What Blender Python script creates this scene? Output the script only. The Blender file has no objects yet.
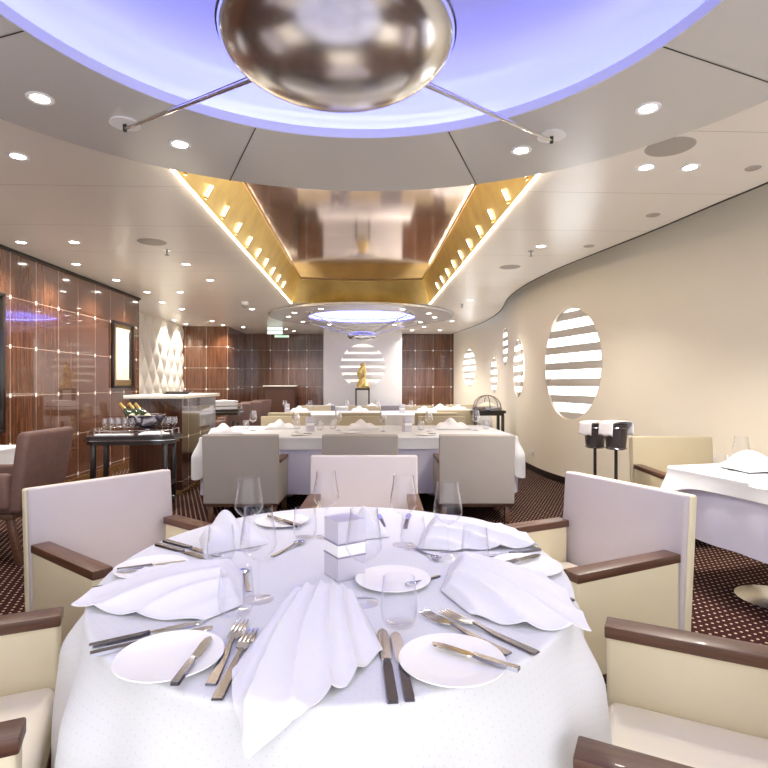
import bpy, bmesh, math, random
from mathutils import Vector, Matrix
PI = math.pi
random.seed(7)
SC = bpy.context.scene
COL = SC.collection
A = 0.0386; H = 1.29; F = 544.0
CA, SA = math.cos(A), math.sin(A)

# ------------------------------------------------------------------ measuring helpers
def c2w(xc, Z): return (xc*CA + Z*SA, Z*CA - xc*SA)
def P(px, py, z=0.75):
    Z = (H - z)*F/(py - 384.0)
    return c2w((px-384.0)/F*Z, Z)
def PC(px, py, z): return P(px, py, z)
def D(px, Z): return c2w((px-384.0)/F*Z, Z)
def cdir(dx, dz):
    """camera frame direction -> room frame direction"""
    return (dx*CA + dz*SA, dz*CA - dx*SA)

# ------------------------------------------------------------------ materials
def mat(name, col, rough=.5, metal=0, var=0, vscale=8, bump=0, bscale=60, **kw):
    m = bpy.data.materials.new(name); m.use_nodes = True
    nt = m.node_tree; p = nt.nodes['Principled BSDF']
    p.inputs['Base Color'].default_value = (*col, 1)
    p.inputs['Roughness'].default_value = rough
    p.inputs['Metallic'].default_value = metal
    for k, v in kw.items(): p.inputs[k].default_value = v
    tc = nt.nodes.new('ShaderNodeTexCoord')
    if var:
        n = nt.nodes.new('ShaderNodeTexNoise'); n.inputs['Scale'].default_value = vscale; n.inputs['Detail'].default_value = 4
        nt.links.new(tc.outputs['Object'], n.inputs['Vector'])
        mx = nt.nodes.new('ShaderNodeMix'); mx.data_type = 'RGBA'
        mx.inputs[6].default_value = (*[c*(1-var) for c in col], 1)
        mx.inputs[7].default_value = (*[min(1, c*(1+var)) for c in col], 1)
        nt.links.new(n.outputs['Fac'], mx.inputs[0]); nt.links.new(mx.outputs[2], p.inputs['Base Color'])
    if bump:
        n = nt.nodes.new('ShaderNodeTexNoise'); n.inputs['Scale'].default_value = bscale
        nt.links.new(tc.outputs['Object'], n.inputs['Vector'])
        b = nt.nodes.new('ShaderNodeBump'); b.inputs['Strength'].default_value = bump; b.inputs['Distance'].default_value = .002
        nt.links.new(n.outputs['Fac'], b.inputs['Height']); nt.links.new(b.outputs[0], p.inputs['Normal'])
    return m

def emis(name, col, s, sample=True):
    m = bpy.data.materials.new(name); m.use_nodes = True
    p = m.node_tree.nodes['Principled BSDF']
    p.inputs['Base Color'].default_value = (.8, .8, .8, 1)
    p.inputs['Emission Color'].default_value = (*col, 1); p.inputs['Emission Strength'].default_value = s
    if not sample: m.cycles.emission_sampling = 'NONE'
    return m

def M_(nt, op, a, b=None, c=None):
    n = nt.nodes.new('ShaderNodeMath'); n.operation = op
    for i, v in enumerate((a, b, c)):
        if v is None: continue
        if isinstance(v, (int, float)): n.inputs[i].default_value = v
        else: nt.links.new(v, n.inputs[i])
    return n.outputs[0]

def mixcol(nt, fac, a, b):
    mx = nt.nodes.new('ShaderNodeMix'); mx.data_type = 'RGBA'
    if isinstance(fac, (int, float)): mx.inputs[0].default_value = fac
    else: nt.links.new(fac, mx.inputs[0])
    for i, v in ((6, a), (7, b)):
        if isinstance(v, tuple): mx.inputs[i].default_value = (*v, 1)
        else: nt.links.new(v, mx.inputs[i])
    return mx.outputs[2]

def panel_mat(name, axis, u0, mod, z0, dark=(.06, .018, .009), light=(.21, .088, .042), ci=1.6):
    """glossy lacquered veneer with chrome joints and square studs on a square module"""
    m = bpy.data.materials.new(name); m.use_nodes = True; nt = m.node_tree
    p = nt.nodes['Principled BSDF']
    tc = nt.nodes.new('ShaderNodeTexCoord'); sp = nt.nodes.new('ShaderNodeSeparateXYZ')
    nt.links.new(tc.outputs['Object'], sp.inputs[0])
    u = sp.outputs[axis]; z = sp.outputs[2]
    mp = nt.nodes.new('ShaderNodeMapping'); mp.inputs['Scale'].default_value = (14, 14, .9)
    nt.links.new(tc.outputs['Object'], mp.inputs[0])
    n = nt.nodes.new('ShaderNodeTexNoise'); n.inputs['Scale'].default_value = 2.2; n.inputs['Detail'].default_value = 6
    n.inputs['Distortion'].default_value = .5
    nt.links.new(mp.outputs[0], n.inputs['Vector'])
    rmp = nt.nodes.new('ShaderNodeValToRGB')
    rmp.color_ramp.elements[0].position = .25; rmp.color_ramp.elements[0].color = (*dark, 1)
    rmp.color_ramp.elements[1].position = .80; rmp.color_ramp.elements[1].color = (*light, 1)
    nt.links.new(n.outputs['Fac'], rmp.inputs[0])
    def dist(v, o, md):
        q = M_(nt, 'ADD', M_(nt, 'DIVIDE', M_(nt, 'SUBTRACT', v, o), md), 100.5)
        return M_(nt, 'MULTIPLY', M_(nt, 'ABSOLUTE', M_(nt, 'SUBTRACT', M_(nt, 'FRACT', q), .5)), md)
    du = dist(u, u0, mod); dz = dist(z, z0, .505)
    below = M_(nt, 'LESS_THAN', z, 2.25)
    ln = M_(nt, 'MAXIMUM', M_(nt, 'LESS_THAN', du, .0035), M_(nt, 'MULTIPLY', M_(nt, 'LESS_THAN', dz, .0035), below))
    nd = M_(nt, 'MULTIPLY', M_(nt, 'MULTIPLY', M_(nt, 'LESS_THAN', du, .017), M_(nt, 'LESS_THAN', dz, .021)), below)
    c = mixcol(nt, M_(nt, 'MULTIPLY', ln, .8), rmp.outputs[0], (.55, .46, .38))
    c = mixcol(nt, nd, c, (.95, .93, .88))  # near-white studs: lamp reflections painted into the metal's colour
    nt.links.new(c, p.inputs['Base Color'])
    p.inputs['Roughness'].default_value = .16
    p.inputs['IOR'].default_value = 1.5
    p.inputs['Coat Weight'].default_value = 1; p.inputs['Coat Roughness'].default_value = .02; p.inputs['Coat IOR'].default_value = ci
    return m

def glass_mat(name, tint=(.988, .988, .994), lo=.02, hi=1.0, powr=3.6):
    m = bpy.data.materials.new(name); m.use_nodes = True; nt = m.node_tree
    nt.nodes.remove(nt.nodes['Principled BSDF'])
    out = nt.nodes['Material Output']
    t = nt.nodes.new('ShaderNodeBsdfTransparent'); t.inputs[0].default_value = (*tint, 1)
    g = nt.nodes.new('ShaderNodeBsdfGlossy'); g.inputs['Roughness'].default_value = .03; g.inputs[0].default_value = (.9, .9, .93, 1)
    lw = nt.nodes.new('ShaderNodeLayerWeight'); lw.inputs[0].default_value = .5
    f = M_(nt, 'MULTIPLY_ADD', M_(nt, 'POWER', lw.outputs['Facing'], powr), hi-lo, lo)
    mx = nt.nodes.new('ShaderNodeMixShader')
    nt.links.new(f, mx.inputs[0]); nt.links.new(t.outputs[0], mx.inputs[1]); nt.links.new(g.outputs[0], mx.inputs[2])
    nt.links.new(mx.outputs[0], out.inputs[0])
    return m

def cloth_mat(name, col, dots=True, sheen=0):
    m = mat(name, col, .85, bump=.12, bscale=250)
    nt = m.node_tree; p = nt.nodes['Principled BSDF']
    if dots:
        tc = nt.nodes.new('ShaderNodeTexCoord'); sp = nt.nodes.new('ShaderNodeSeparateXYZ')
        nt.links.new(tc.outputs['UV'], sp.inputs[0])
        a = M_(nt, 'MULTIPLY', M_(nt, 'ADD', sp.outputs[0], sp.outputs[1]), 38)
        b = M_(nt, 'MULTIPLY', M_(nt, 'SUBTRACT', sp.outputs[0], sp.outputs[1]), 38)
        fa = M_(nt, 'SUBTRACT', M_(nt, 'FRACT', M_(nt, 'ADD', a, 200.)), .5)
        fb = M_(nt, 'SUBTRACT', M_(nt, 'FRACT', M_(nt, 'ADD', b, 200.)), .5)
        r = M_(nt, 'ADD', M_(nt, 'MULTIPLY', fa, fa), M_(nt, 'MULTIPLY', fb, fb))
        d = M_(nt, 'LESS_THAN', r, .011)
        nt.links.new(mixcol(nt, M_(nt, 'MULTIPLY', d, .28), col, (.45, .44, .46)), p.inputs['Base Color'])
    return m

def carpet_mat():
    m = mat('carpet_maroon', (.05, .015, .015), .95, **{'Specular IOR Level': .08}); nt = m.node_tree; p = nt.nodes['Principled BSDF']
    tc = nt.nodes.new('ShaderNodeTexCoord'); sp = nt.nodes.new('ShaderNodeSeparateXYZ')
    nt.links.new(tc.outputs['Object'], sp.inputs[0])
    a = M_(nt, 'MULTIPLY', M_(nt, 'ADD', sp.outputs[0], M_(nt, 'MULTIPLY', sp.outputs[1], .35)), 22)
    b = M_(nt, 'MULTIPLY', M_(nt, 'SUBTRACT', sp.outputs[1], M_(nt, 'MULTIPLY', sp.outputs[0], .35)), 22)
    fa = M_(nt, 'SUBTRACT', M_(nt, 'FRACT', M_(nt, 'ADD', a, 400.)), .5)
    fb = M_(nt, 'SUBTRACT', M_(nt, 'FRACT', M_(nt, 'ADD', b, 400.)), .5)
    r = M_(nt, 'ADD', M_(nt, 'MULTIPLY', fa, fa), M_(nt, 'MULTIPLY', fb, fb))
    d = M_(nt, 'LESS_THAN', r, .028)
    n = nt.nodes.new('ShaderNodeTexNoise'); n.inputs['Scale'].default_value = 300
    nt.links.new(tc.outputs['Object'], n.inputs['Vector'])
    base = mixcol(nt, n.outputs['Fac'], (.016, .005, .006), (.045, .014, .013))
    nt.links.new(mixcol(nt, d, base, (.46, .36, .27)), p.inputs['Base Color'])
    return m

M = {}
M['ceil'] = mat('ceiling_satin', (.84, .80, .74), .28, var=.02, vscale=.7, **{'Specular IOR Level': .75})
def ceiling_seams(m):
    nt = m.node_tree; p = nt.nodes['Principled BSDF']
    tc = nt.nodes.new('ShaderNodeTexCoord'); sp = nt.nodes.new('ShaderNodeSeparateXYZ')
    nt.links.new(tc.outputs['Object'], sp.inputs[0])
    q = M_(nt, 'ADD', M_(nt, 'DIVIDE', M_(nt, 'SUBTRACT', sp.outputs[1], 4.82), .96), 50.5)
    d = M_(nt, 'ABSOLUTE', M_(nt, 'SUBTRACT', M_(nt, 'FRACT', q), .5))
    ln = M_(nt, 'LESS_THAN', d, .004)
    nt.links.new(mixcol(nt, M_(nt, 'MULTIPLY', ln, .55), (.84, .80, .74), (.25, .23, .2)), p.inputs['Base Color'])
ceiling_seams(M['ceil'])
M['ring'] = mat('ring_satin', (.60, .59, .575), .25, **{'Specular IOR Level': .7})
M['wall'] = mat('wall_cream', (.90, .835, .70), .45, var=.025, vscale=1.2, bump=.05)
M['white'] = mat('white_paint', (.86, .85, .86), .4, bump=.03)
M['quilt'] = mat('quilted_cream', (.86, .82, .72), .5, bump=.08)
M['dark'] = mat('dark_parts_and_shadow_line', (.02, .015, .012), .5, var=.1)  # own colour of joints and dark parts; also the drawn ceiling-edge shadow
M['carpet'] = carpet_mat()
M['gold'] = mat('gold_leaf', (.96, .66, .27), .38, 1, var=.28, vscale=5, bump=.6, bscale=18)
M['brass'] = mat('brass', (.62, .44, .2), .25, 1, var=.05)
M['cuprum'] = mat('recess_lacquer', (.84, .69, .57), .09, .9, var=.2, vscale=2.5)
M['steel'] = mat('brushed_steel', (.74, .74, .75), .2, 1, var=.12, vscale=9, bump=.05, bscale=30)
M['silver'] = mat('silver_cutlery', (.66, .67, .72), .12, 1, var=.05)
M['silverdark'] = mat('silver_plate_dark', (.28, .28, .33), .2, 1, var=.1)
M['cream'] = mat('cream_leather', (.74, .67, .48), .42, bump=.3, bscale=140, var=.03)
M['seatcream'] = mat('cream_seat', (.84, .78, .64), .5, bump=.3, bscale=160)
M['lilac'] = mat('pale_fabric', (.57, .52, .535), .75, bump=.3, bscale=220, var=.03)
M['grey'] = mat('grey_fabric', (.40, .37, .345), .75, bump=.3, bscale=220, var=.04)
M['beige'] = mat('beige_leather', (.52, .45, .31), .5, bump=.2, bscale=120)
M['mauve'] = mat('mauve_fabric', (.33, .31, .36), .7, bump=.2)
M['brown'] = mat('brown_fabric', (.17, .095, .08), .6, bump=.3, bscale=150, var=.25, vscale=20)
def wood_mat():
    m = mat('walnut_trim', (.09, .035, .018), .42, **{'Coat Weight': .12}); nt = m.node_tree; p = nt.nodes['Principled BSDF']
    tc = nt.nodes.new('ShaderNodeTexCoord'); mp = nt.nodes.new('ShaderNodeMapping'); mp.inputs['Scale'].default_value = (40, 3, 40)
    nt.links.new(tc.outputs['Object'], mp.inputs[0]); n = nt.nodes.new('ShaderNodeTexNoise'); n.inputs['Scale'].default_value = 2
    nt.links.new(mp.outputs[0], n.inputs['Vector'])
    nt.links.new(mixcol(nt, n.outputs['Fac'], (.035, .013, .008), (.17, .075, .042)), p.inputs['Base Color']); return m
M['wood'] = wood_mat()
M['ebony'] = mat('black_lacquer', (.018, .011, .010), .3, var=.2, **{'Coat Weight': .3})
M['cloth'] = cloth_mat('damask_white', (.70, .71, .745))
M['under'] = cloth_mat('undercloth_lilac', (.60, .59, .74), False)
M['underw'] = cloth_mat('undercloth_white', (.78, .78, .79), False)
M['napkin'] = cloth_mat('napkin_white', (.80, .80, .84), False)
M['china'] = mat('white_china', (.92, .92, .91), .3)
M['glass'] = glass_mat('clear_glass'); M['glass2'] = glass_mat('small_glass', lo=.10, hi=.9, powr=2)
M['darkglass'] = glass_mat('dome_glass', (.9, .9, .9), .05, .7)
M['lamp'] = emis('downlight_lamp', (1, .93, .82), 14, False)
M['bar'] = emis('slit_lamp', (1, .93, .78), 4)
M['strip'] = emis('recess_edge_light', (1, .82, .60), 11)
M['blue'] = emis('blue_cove_light', (.22, .25, 1.0), 12)
M['blueedge'] = mat('ring_lip', (.62, .62, .72), .3)
M['dome'] = mat('dome_pearl', (.45, .45, .52), .2, .2, var=.06, vscale=1.5)
M['daylight'] = emis('daylight_pane', (.93, .96, 1), 1.8)
M['glow'] = emis('backlit_panel', (1, .93, .75), .42)
M['slat'] = mat('louvre_grey', (.62, .58, .52), .5, var=.03)
M['cube'] = mat('frosted_acrylic', (.60, .58, .66), .3, var=.02)
M['cubemid'] = mat('frosted_acrylic_clear', (.95, .95, .97), .2, var=.02)
M['band'] = mat('mauve_band', (.30, .27, .38), .3, var=.05)
M['green'] = emis('sign_green', (.35, .8, .5), .35, False)
M['signwhite'] = emis('sign_pale', (.8, 1, .9), .42, False)
M['grille'] = mat('speaker_grille', (.42, .39, .35), .6, bump=.4, bscale=400)
M['towel'] = mat('towel_white', (.82, .81, .84), .9, bump=.5, bscale=300)
M['bottle'] = mat('bottle_green', (.03, .05, .02), .1, **{'Coat Weight': 1})
M['bottlelabel'] = mat('bottle_label', (.75, .68, .5), .5, var=.1)
M['foil'] = mat('gold_foil', (.7, .5, .18), .3, 1)
M['smoke'] = mat('smoked_bucket', (.10, .085, .09), .15, .3, var=.1, **{'Alpha': .8})

# ------------------------------------------------------------------ mesh helpers
def link(o, parent=None):
    COL.objects.link(o)
    if parent is not None: o.parent = parent
    return o
def obj(name, bm, m, parent=None, loc=None, rz=0, smooth=True, angle=35):
    me = bpy.data.meshes.new(name); bmesh.ops.recalc_face_normals(bm, faces=bm.faces[:]) if bm.faces else None
    bm.to_mesh(me); bm.free(); me.materials.append(m)
    if smooth:
        for p_ in me.polygons: p_.use_smooth = True
        try: me.set_sharp_from_angle(angle=math.radians(angle))
        except Exception: pass
    o = bpy.data.objects.new(name, me); link(o, parent)
    if loc: o.location = loc
    o.rotation_euler.z = rz
    return o
def tag(o, label, cat, group=None, kind=None):
    if label: o['label'] = label
    if cat: o['category'] = cat
    if group: o['group'] = group
    if kind: o['kind'] = kind
    return o
def thing(name, label, cat, loc=(0, 0, 0), rz=0, group=None):
    o = bpy.data.objects.new(name, None); o.empty_display_size = .1; COL.objects.link(o)
    o.location = loc; o.rotation_euler = (0, 0, rz)
    return tag(o, label, cat, group)
def struct(name, bm, m, label, cat, parent=None, **kw):
    o = obj(name, bm, m, parent, **kw)
    o['kind'] = 'structure'
    if parent is None: tag(o, label, cat)
    return o
def dup(root, loc, rz, label, group=None, scale=None):
    r = root.copy(); COL.objects.link(r); r.location = loc; r.rotation_euler = (0, 0, rz)
    r['label'] = label
    if group: r['group'] = group
    if scale: r.scale = (scale,)*3
    for ch in list(root.children):
        c = ch.copy(); COL.objects.link(c); c.parent = r
        for g in list(ch.children):
            d = g.copy(); COL.objects.link(d); d.parent = c
    return r
def NB(): return bmesh.new()
def box(b, c, s, bev=0, seg=2, fn=None, rz=0):
    r = bmesh.ops.create_cube(b, size=1)
    vs = r['verts']
    for v in vs: v.co = Vector((v.co.x*s[0], v.co.y*s[1], v.co.z*s[2]))
    if bev:
        es = list({e for v in vs for e in v.link_edges})
        rr = bmesh.ops.bevel(b, geom=es, offset=bev, segments=seg, affect='EDGES', profile=.5)
        vs = list({v for f in rr['faces'] for v in f.verts} | {v for v in vs if v.is_valid})
    if rz:
        R = Matrix.Rotation(rz, 3, 'Z')
        for v in vs: v.co = R @ v.co
    for v in vs: v.co += Vector(c)
    if fn:
        for v in vs: v.co = Vector(fn(v.co))
    return vs
def lathe(b, prof, n=32, c=(0, 0, 0), sx=1, sy=1):
    rings = []
    for r, z in prof:
        if r < 1e-5: rings.append([b.verts.new((c[0], c[1], c[2]+z))])
        else: rings.append([b.verts.new((c[0]+sx*r*math.cos(2*PI*i/n), c[1]+sy*r*math.sin(2*PI*i/n), c[2]+z)) for i in range(n)])
    for A_, B_ in zip(rings, rings[1:]):
        for i in range(n):
            j = (i+1) % n
            if len(A_) == 1 and len(B_) == 1: continue
            if len(A_) == 1: b.faces.new((A_[0], B_[j], B_[i]))
            elif len(B_) == 1: b.faces.new((A_[i], A_[j], B_[0]))
            else: b.faces.new((A_[i], A_[j], B_[j], B_[i]))
def tube(b, pts, r, n=8, closed=False):
    pts = [Vector(p) for p in pts]; rings = []
    N = len(pts)
    for i, p in enumerate(pts):
        if closed: t = pts[(i+1) % N]-pts[i-1]
        else: t = pts[min(i+1, N-1)]-pts[max(i-1, 0)]
        t.normalize()
        up = Vector((0, 0, 1)) if abs(t.z) < .95 else Vector((1, 0, 0))
        s = t.cross(up).normalized(); u = s.cross(t).normalized()
        rr = r[i] if isinstance(r, (list, tuple)) else r
        rings.append([b.verts.new(p+rr*(math.cos(2*PI*k/n)*s+math.sin(2*PI*k/n)*u)) for k in range(n)])
    for i in range(N if closed else N-1):
        A_, B_ = rings[i], rings[(i+1) % N]
        for k in range(n): b.faces.new((A_[k], A_[(k+1) % n], B_[(k+1) % n], B_[k]))
    if not closed:
        b.faces.new(rings[0][::-1]); b.faces.new(rings[-1])
def grid(b, nu, nv, fn, thick=0, nfn=None):
    """sheet from fn(u,v); optional second skin offset by thick along -nfn (or z)"""
    top = [[b.verts.new(fn(i/nu, j/nv)) for j in range(nv+1)] for i in range(nu+1)]
    for i in range(nu):
        for j in range(nv): b.faces.new((top[i][j], top[i+1][j], top[i+1][j+1], top[i][j+1]))
    if thick:
        off = Vector((0, 0, -thick)) if nfn is None else None
        bot = [[b.verts.new(top[i][j].co + (off if off is not None else -thick*Vector(nfn(i/nu, j/nv)))) for j in range(nv+1)] for i in range(nu+1)]
        for i in range(nu):
            for j in range(nv): b.faces.new((bot[i][j], bot[i][j+1], bot[i+1][j+1], bot[i+1][j]))
        for i in range(nu):
            b.faces.new((top[i][0], bot[i][0], bot[i+1][0], top[i+1][0])); b.faces.new((top[i][nv], top[i+1][nv], bot[i+1][nv], bot[i][nv]))
        for j in range(nv):
            b.faces.new((top[0][j], top[0][j+1], bot[0][j+1], bot[0][j])); b.faces.new((top[nu][j], bot[nu][j], bot[nu][j+1], top[nu][j+1]))
def prism(b, pts, z0, z1):
    lo = [b.verts.new((x, y, z0)) for x, y in pts]; hi = [b.verts.new((x, y, z1)) for x, y in pts]
    n = len(pts)
    for i in range(n): b.faces.new((lo[i], lo[(i+1) % n], hi[(i+1) % n], hi[i]))
    b.faces.new(lo[::-1]); b.faces.new(hi)

# ------------------------------------------------------------------ room shell
ZC = 2.67; ZR = 2.62
CX, CY = c2w(-.11, 1.63); RI, RO = 1.31, 2.13          # near ring
FX, FY = D(362, 10.9); FRI, FRO = 1.06, 1.83           # far ring

def smooth_curve(pts, n=8):
    out = []
    for i in range(len(pts)-1):
        p0 = pts[max(i-1, 0)]; p1 = pts[i]; p2 = pts[i+1]; p3 = pts[min(i+2, len(pts)-1)]
        for k in range(n):
            t = k/n
            out.append(tuple(.5*((2*p1[a])+(-p0[a]+p2[a])*t+(2*p0[a]-5*p1[a]+4*p2[a]-p3[a])*t*t+(-p0[a]+3*p1[a]-3*p2[a]+p3[a])*t**3) for a in (0, 1)))
    out.append(pts[-1]); return out
ceil_edge = smooth_curve([c2w(*q) for q in [(3.1, -1.6), (3.0, 1.0), (2.80, 2.6), (2.624, 3.717), (2.547, 4.124), (2.416, 4.875), (2.207, 5.842), (2.062, 6.56), (1.965, 7.58), (1.99, 8.73), (2.2, 10.4), (2.2, 12.3), (1.95, 14.4), (1.86, 15.0)]])
wall_curve = smooth_curve([c2w(*q) for q in [(3.9, -1.6), (3.85, 1.0), (3.72, 2.4), (3.55, 3.4), (3.3, 4.3), (2.98, 5.15), (2.63, 6.0), (2.36, 6.9), (2.22, 7.7), (2.2, 8.8), (2.29, 9.6), (2.40, 10.5), (2.46, 12), (2.28, 13.6), (1.93, 15.1)]])

b = NB(); box(b, (-.5, 7.5, -.03), (10.5, 16.4, .06)); struct('floor', b, M['carpet'], 'dark maroon carpet with rows of small cream dots', 'floor', smooth=False)

# ceiling sheet with holes: outline, slot, two ring openings
SX0, SX1, SY0, SY1 = -1.22, 1.15, 3.2, 9.32
def loop(b, pts, z):
    vs = [b.verts.new((x, y, z)) for x, y in pts]
    for i in range(len(vs)): b.edges.new((vs[i], vs[(i+1) % len(vs)]))
b = NB()
outer = [(-3.6, -1.6), (-3.6, 8.9), (-4.9, 8.9), (-4.9, 15.25)] + [(p[0], p[1]) for p in reversed(ceil_edge)]
loop(b, outer, ZC)
loop(b, [(SX0, SY0), (SX1, SY0), (SX1, SY1), (SX0, SY1)], ZC)
loop(b, [(CX+1.46*math.cos(2*PI*i/96), CY+1.46*math.sin(2*PI*i/96)) for i in range(96)], ZC)
FRH = 1.16
loop(b, [(FX+FRH*math.cos(2*PI*i/72), FY+FRH*math.sin(2*PI*i/72)) for i in range(72)], ZC)
bmesh.ops.triangle_fill(b, use_beauty=True, use_dissolve=False, edges=b.edges[:])
struct('ceiling', b, M['ceil'], 'pale satin ceiling of wide panels with downlights', 'ceiling', smooth=False)
b = NB(); box(b, (-.5, 7.0, 3.3), (10.5, 17.4, .06)); struct('ceiling', b, M['dark'], 'dark slab added above the panelled ceiling to block light', 'ceiling', smooth=False)  # slab added over the ceiling to keep world light out
b = NB()
tube(b, [(x+.004, y, ZC+.006) for x, y in ceil_edge], .014, 6)
struct('shadow_strip', b, M['dark'], 'dark strip drawn as the shadow line along the curved ceiling edge', 'trim')  # dark tube stands in for the shade in the ceiling edge gap

# recess with gold sides
hz = 3.02; TX0, TX1, TY1 = -1.03, .99, 8.92
b = NB()
def q4(b, *p): b.faces.new([b.verts.new(x) for x in p])
n = 24
def bulge(t): return .16*(1-(2*t-1)**2)
for sx, tx in ((SX0, TX0), (SX1, TX1)):
    q4(b, (sx, SY0, ZC), (sx, SY1, ZC), (tx, TY1, hz), (tx, SY0, hz))
for i in range(n):
    a0, a1 = i/n, (i+1)/n
    q4(b, (SX0+(SX1-SX0)*a0, SY1, ZC), (SX0+(SX1-SX0)*a1, SY1, ZC), (TX0+(TX1-TX0)*a1, TY1+bulge(a1), hz), (TX0+(TX1-TX0)*a0, TY1+bulge(a0), hz))
q4(b, (SX0, SY0, ZC), (SX1, SY0, ZC), (TX1, SY0, hz), (TX0, SY0, hz))
bmesh.ops.remove_doubles(b, verts=b.verts[:], dist=1e-5)
struct('ceiling_recess', b, M['gold'], 'gold leaf sides of the long ceiling recess', 'ceiling recess', angle=20)
b = NB(); 
pts = [(TX0-.01, SY0-.01)] + [(TX1+.01, SY0-.01)] + [(TX0+(TX1-TX0)*(1-i/n), TY1+.01+bulge(1-i/n)) for i in range(n+1)]
prism(b, pts, hz-.003, hz+.03); struct('ceiling_recess_panel', b, M['cuprum'], 'glossy copper brown panel inside the ceiling recess', 'ceiling panel', smooth=False)
b = NB()
for pl in ([(SX0, SY0, ZC-.004), (SX0, SY1, ZC-.004)], [(SX1, SY0, ZC-.004), (SX1, SY1, ZC-.004)]):
    tube(b, pl, .010, 6)
struct('trim_2', b, M['strip'], 'thin lit edge strip along the gold ceiling recess', 'trim')
b = NB()
for pl in ([(TX0+.015, SY0, hz-.012), (TX0+.015, TY1, hz-.012)], [(TX1-.015, SY0, hz-.012), (TX1-.015, TY1, hz-.012)], [(TX0+.015, TY1, hz-.012)]+[(TX0+(TX1-TX0)*i/n, TY1+bulge(i/n)-.015, hz-.012) for i in range(1, n)]+[(TX1-.015, TY1, hz-.012)]):
    tube(b, pl, .010, 6)
struct('trim_3', b, M['brass'], 'brass bead round the glossy recess panel', 'trim')
# slit lamps along the gold sides
for side in (-1, 1):
    for k in range(10):
        y = 3.70+.485*k; sx = SX0 if side < 0 else SX1; tx = TX0 if side < 0 else TX1
        def on(t, o=.012): return (sx+(tx-sx)*t - side*o, y, ZC+(hz-ZC)*t)
        t_ = thing('slit_lamp', 'slim lit slit lamp on the gold %s side of the ceiling recess' % ('window' if side > 0 else 'dark panelled wall'), 'lamp', on(.12), 0, 'slit lamps on gold recess')
        loc = Vector(on(.12))
        b = NB(); tube(b, [Vector(on(.10))-loc, Vector(on(.36))-loc], .0045, 8); obj('lamp_tube', b, M['bar'], t_)
        b = NB(); box(b, Vector(on(.09))-loc, (.022, .022, .018), .003); obj('lamp_base', b, M['brass'], t_)

# near ring and dome
def ring_mesh(ri, ro, th, n=128):
    b = NB(); lathe(b, [(ri, 0), (ro-.01, 0), (ro, .01), (ro, th), (ri, th), (ri, 0)], n); return b
def radial_seams(m, cx, cy, angs):
    pass
rg = thing('ceiling_ring', 'broad satin grey ceiling ring with blue-lit dome directly above the round table', 'ceiling ring', (CX, CY, ZR))
rg['kind'] = 'structure'
o = obj('ring_plate', ring_mesh(RI, RO, .035), M['ring'], rg)
b = NB()
for a in (-71.5, -25, 20, 67, 112, 157, 202, 247):
    r_ = math.radians(a)+A
    d = Vector((math.sin(r_), math.cos(r_), 0)); s = Vector((d.y, -d.x, 0))*.0035
    p0, p1 = d*(RI-.002), d*RO
    q4(b, p0-s+Vector((0, 0, -.0015)), p0+s+Vector((0, 0, -.0015)), p1+s+Vector((0, 0, -.0015)), p1-s+Vector((0, 0, -.0015)))
    q4(b, p0-s+Vector((0, 0, -.0015)), p0+s+Vector((0, 0, -.0015)), p0+s+Vector((0, 0, .03)), p0-s+Vector((0, 0, .03)))
obj('joint', b, M['dark'], rg, smooth=False)
b = NB(); lathe(b, [(1.475, .0), (1.475, .12), (1.44, .2), (1.36, .27), (1.2, .35), (1.0, .42), (.75, .48), (.45, .52), (.2, .54), (0, .545)], 96)
obj('dome', b, M['dome'], rg)
b = NB(); lathe(b, [(RI+.04, .037), (RI+.10, .037), (RI+.10, .052), (RI+.04, .052), (RI+.04, .037)], 96)
obj('light_strip', b, M['blue'], rg)
b = NB(); lathe(b, [(RI-.004, -.002), (RI+.004, -.002), (RI+.004, .045), (RI-.004, .045), (RI-.004, -.002)], 128)
obj('ring_lip', b, M['blueedge'], rg)

fr = thing('ceiling_ring', 'smaller distant ceiling ring with blue recess before the white pillar', 'ceiling ring', (FX, FY, ZR))
fr['kind'] = 'structure'
obj('ring_plate', ring_mesh(FRI, FRO, .04), M['ring'], fr)
b = NB(); lathe(b, [(FRH+.01, 0), (FRH+.01, .1), (1.08, .2), (.8, .3), (.4, .36), (0, .38)], 72); obj('dome', b, M['dome'], fr)
b = NB(); lathe(b, [(FRI+.02, .042), (FRI+.07, .042), (FRI+.07, .055), (FRI+.02, .055), (FRI+.02, .042)], 72); obj('light_strip', b, M['blue'], fr)

def bowl_pendant(x, y, zc, a, c, label, angs, rr, zr, brack=True):
    t = thing('bowl_pendant', label, 'pendant', (x, y, zc), 0, 'polished metal bowl pendants')
    b = NB(); pr = []
    for i in range(21):
        ph = -PI/2+PI*i/20*.98+.0001
        cc = c if ph < 0 else c*.8
        pr.append((max(0, a*math.cos(ph)) if i else 0, cc*math.sin(ph)))
    pr.append((0, c*.8))
    lathe(b, pr, 72); obj('bowl', b, M['steel'], t, angle=60)
    b = NB(); lathe(b, [(a-.004, -.004), (a+.003, -.004), (a+.003, .004), (a-.004, .004), (a-.004, -.004)], 72); obj('rim', b, M['silverdark'], t)
    for an in angs:
        r_ = math.radians(an)+A; d = Vector((math.sin(r_), math.cos(r_), 0))
        e = d*rr+Vector((0, 0, zr-zc-.03)); s0 = d*(a*.9)+Vector((0, 0, .03))
        b = NB(); tube(b, [s0, e], .008, 8); tube(b, [s0+Vector((0, 0, .018)), e+Vector((0, 0, .005))], .003, 6); obj('strut', b, M['steel'], t)
        b = NB(); bv = e+Vector((0, 0, .02)); lathe(b, [(0, -.0), (.075, 0), (.07, .01), (0, .01)], 24, c=(bv.x, bv.y, zr-zc-.0105)); obj('mounting_plate', b, M['white'], t)
        b = NB(); box(b, (e.x, e.y, e.z+.008), (.018, .018, .05), .004); obj('clevis', b, M['dark'], t)
    return t
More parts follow.
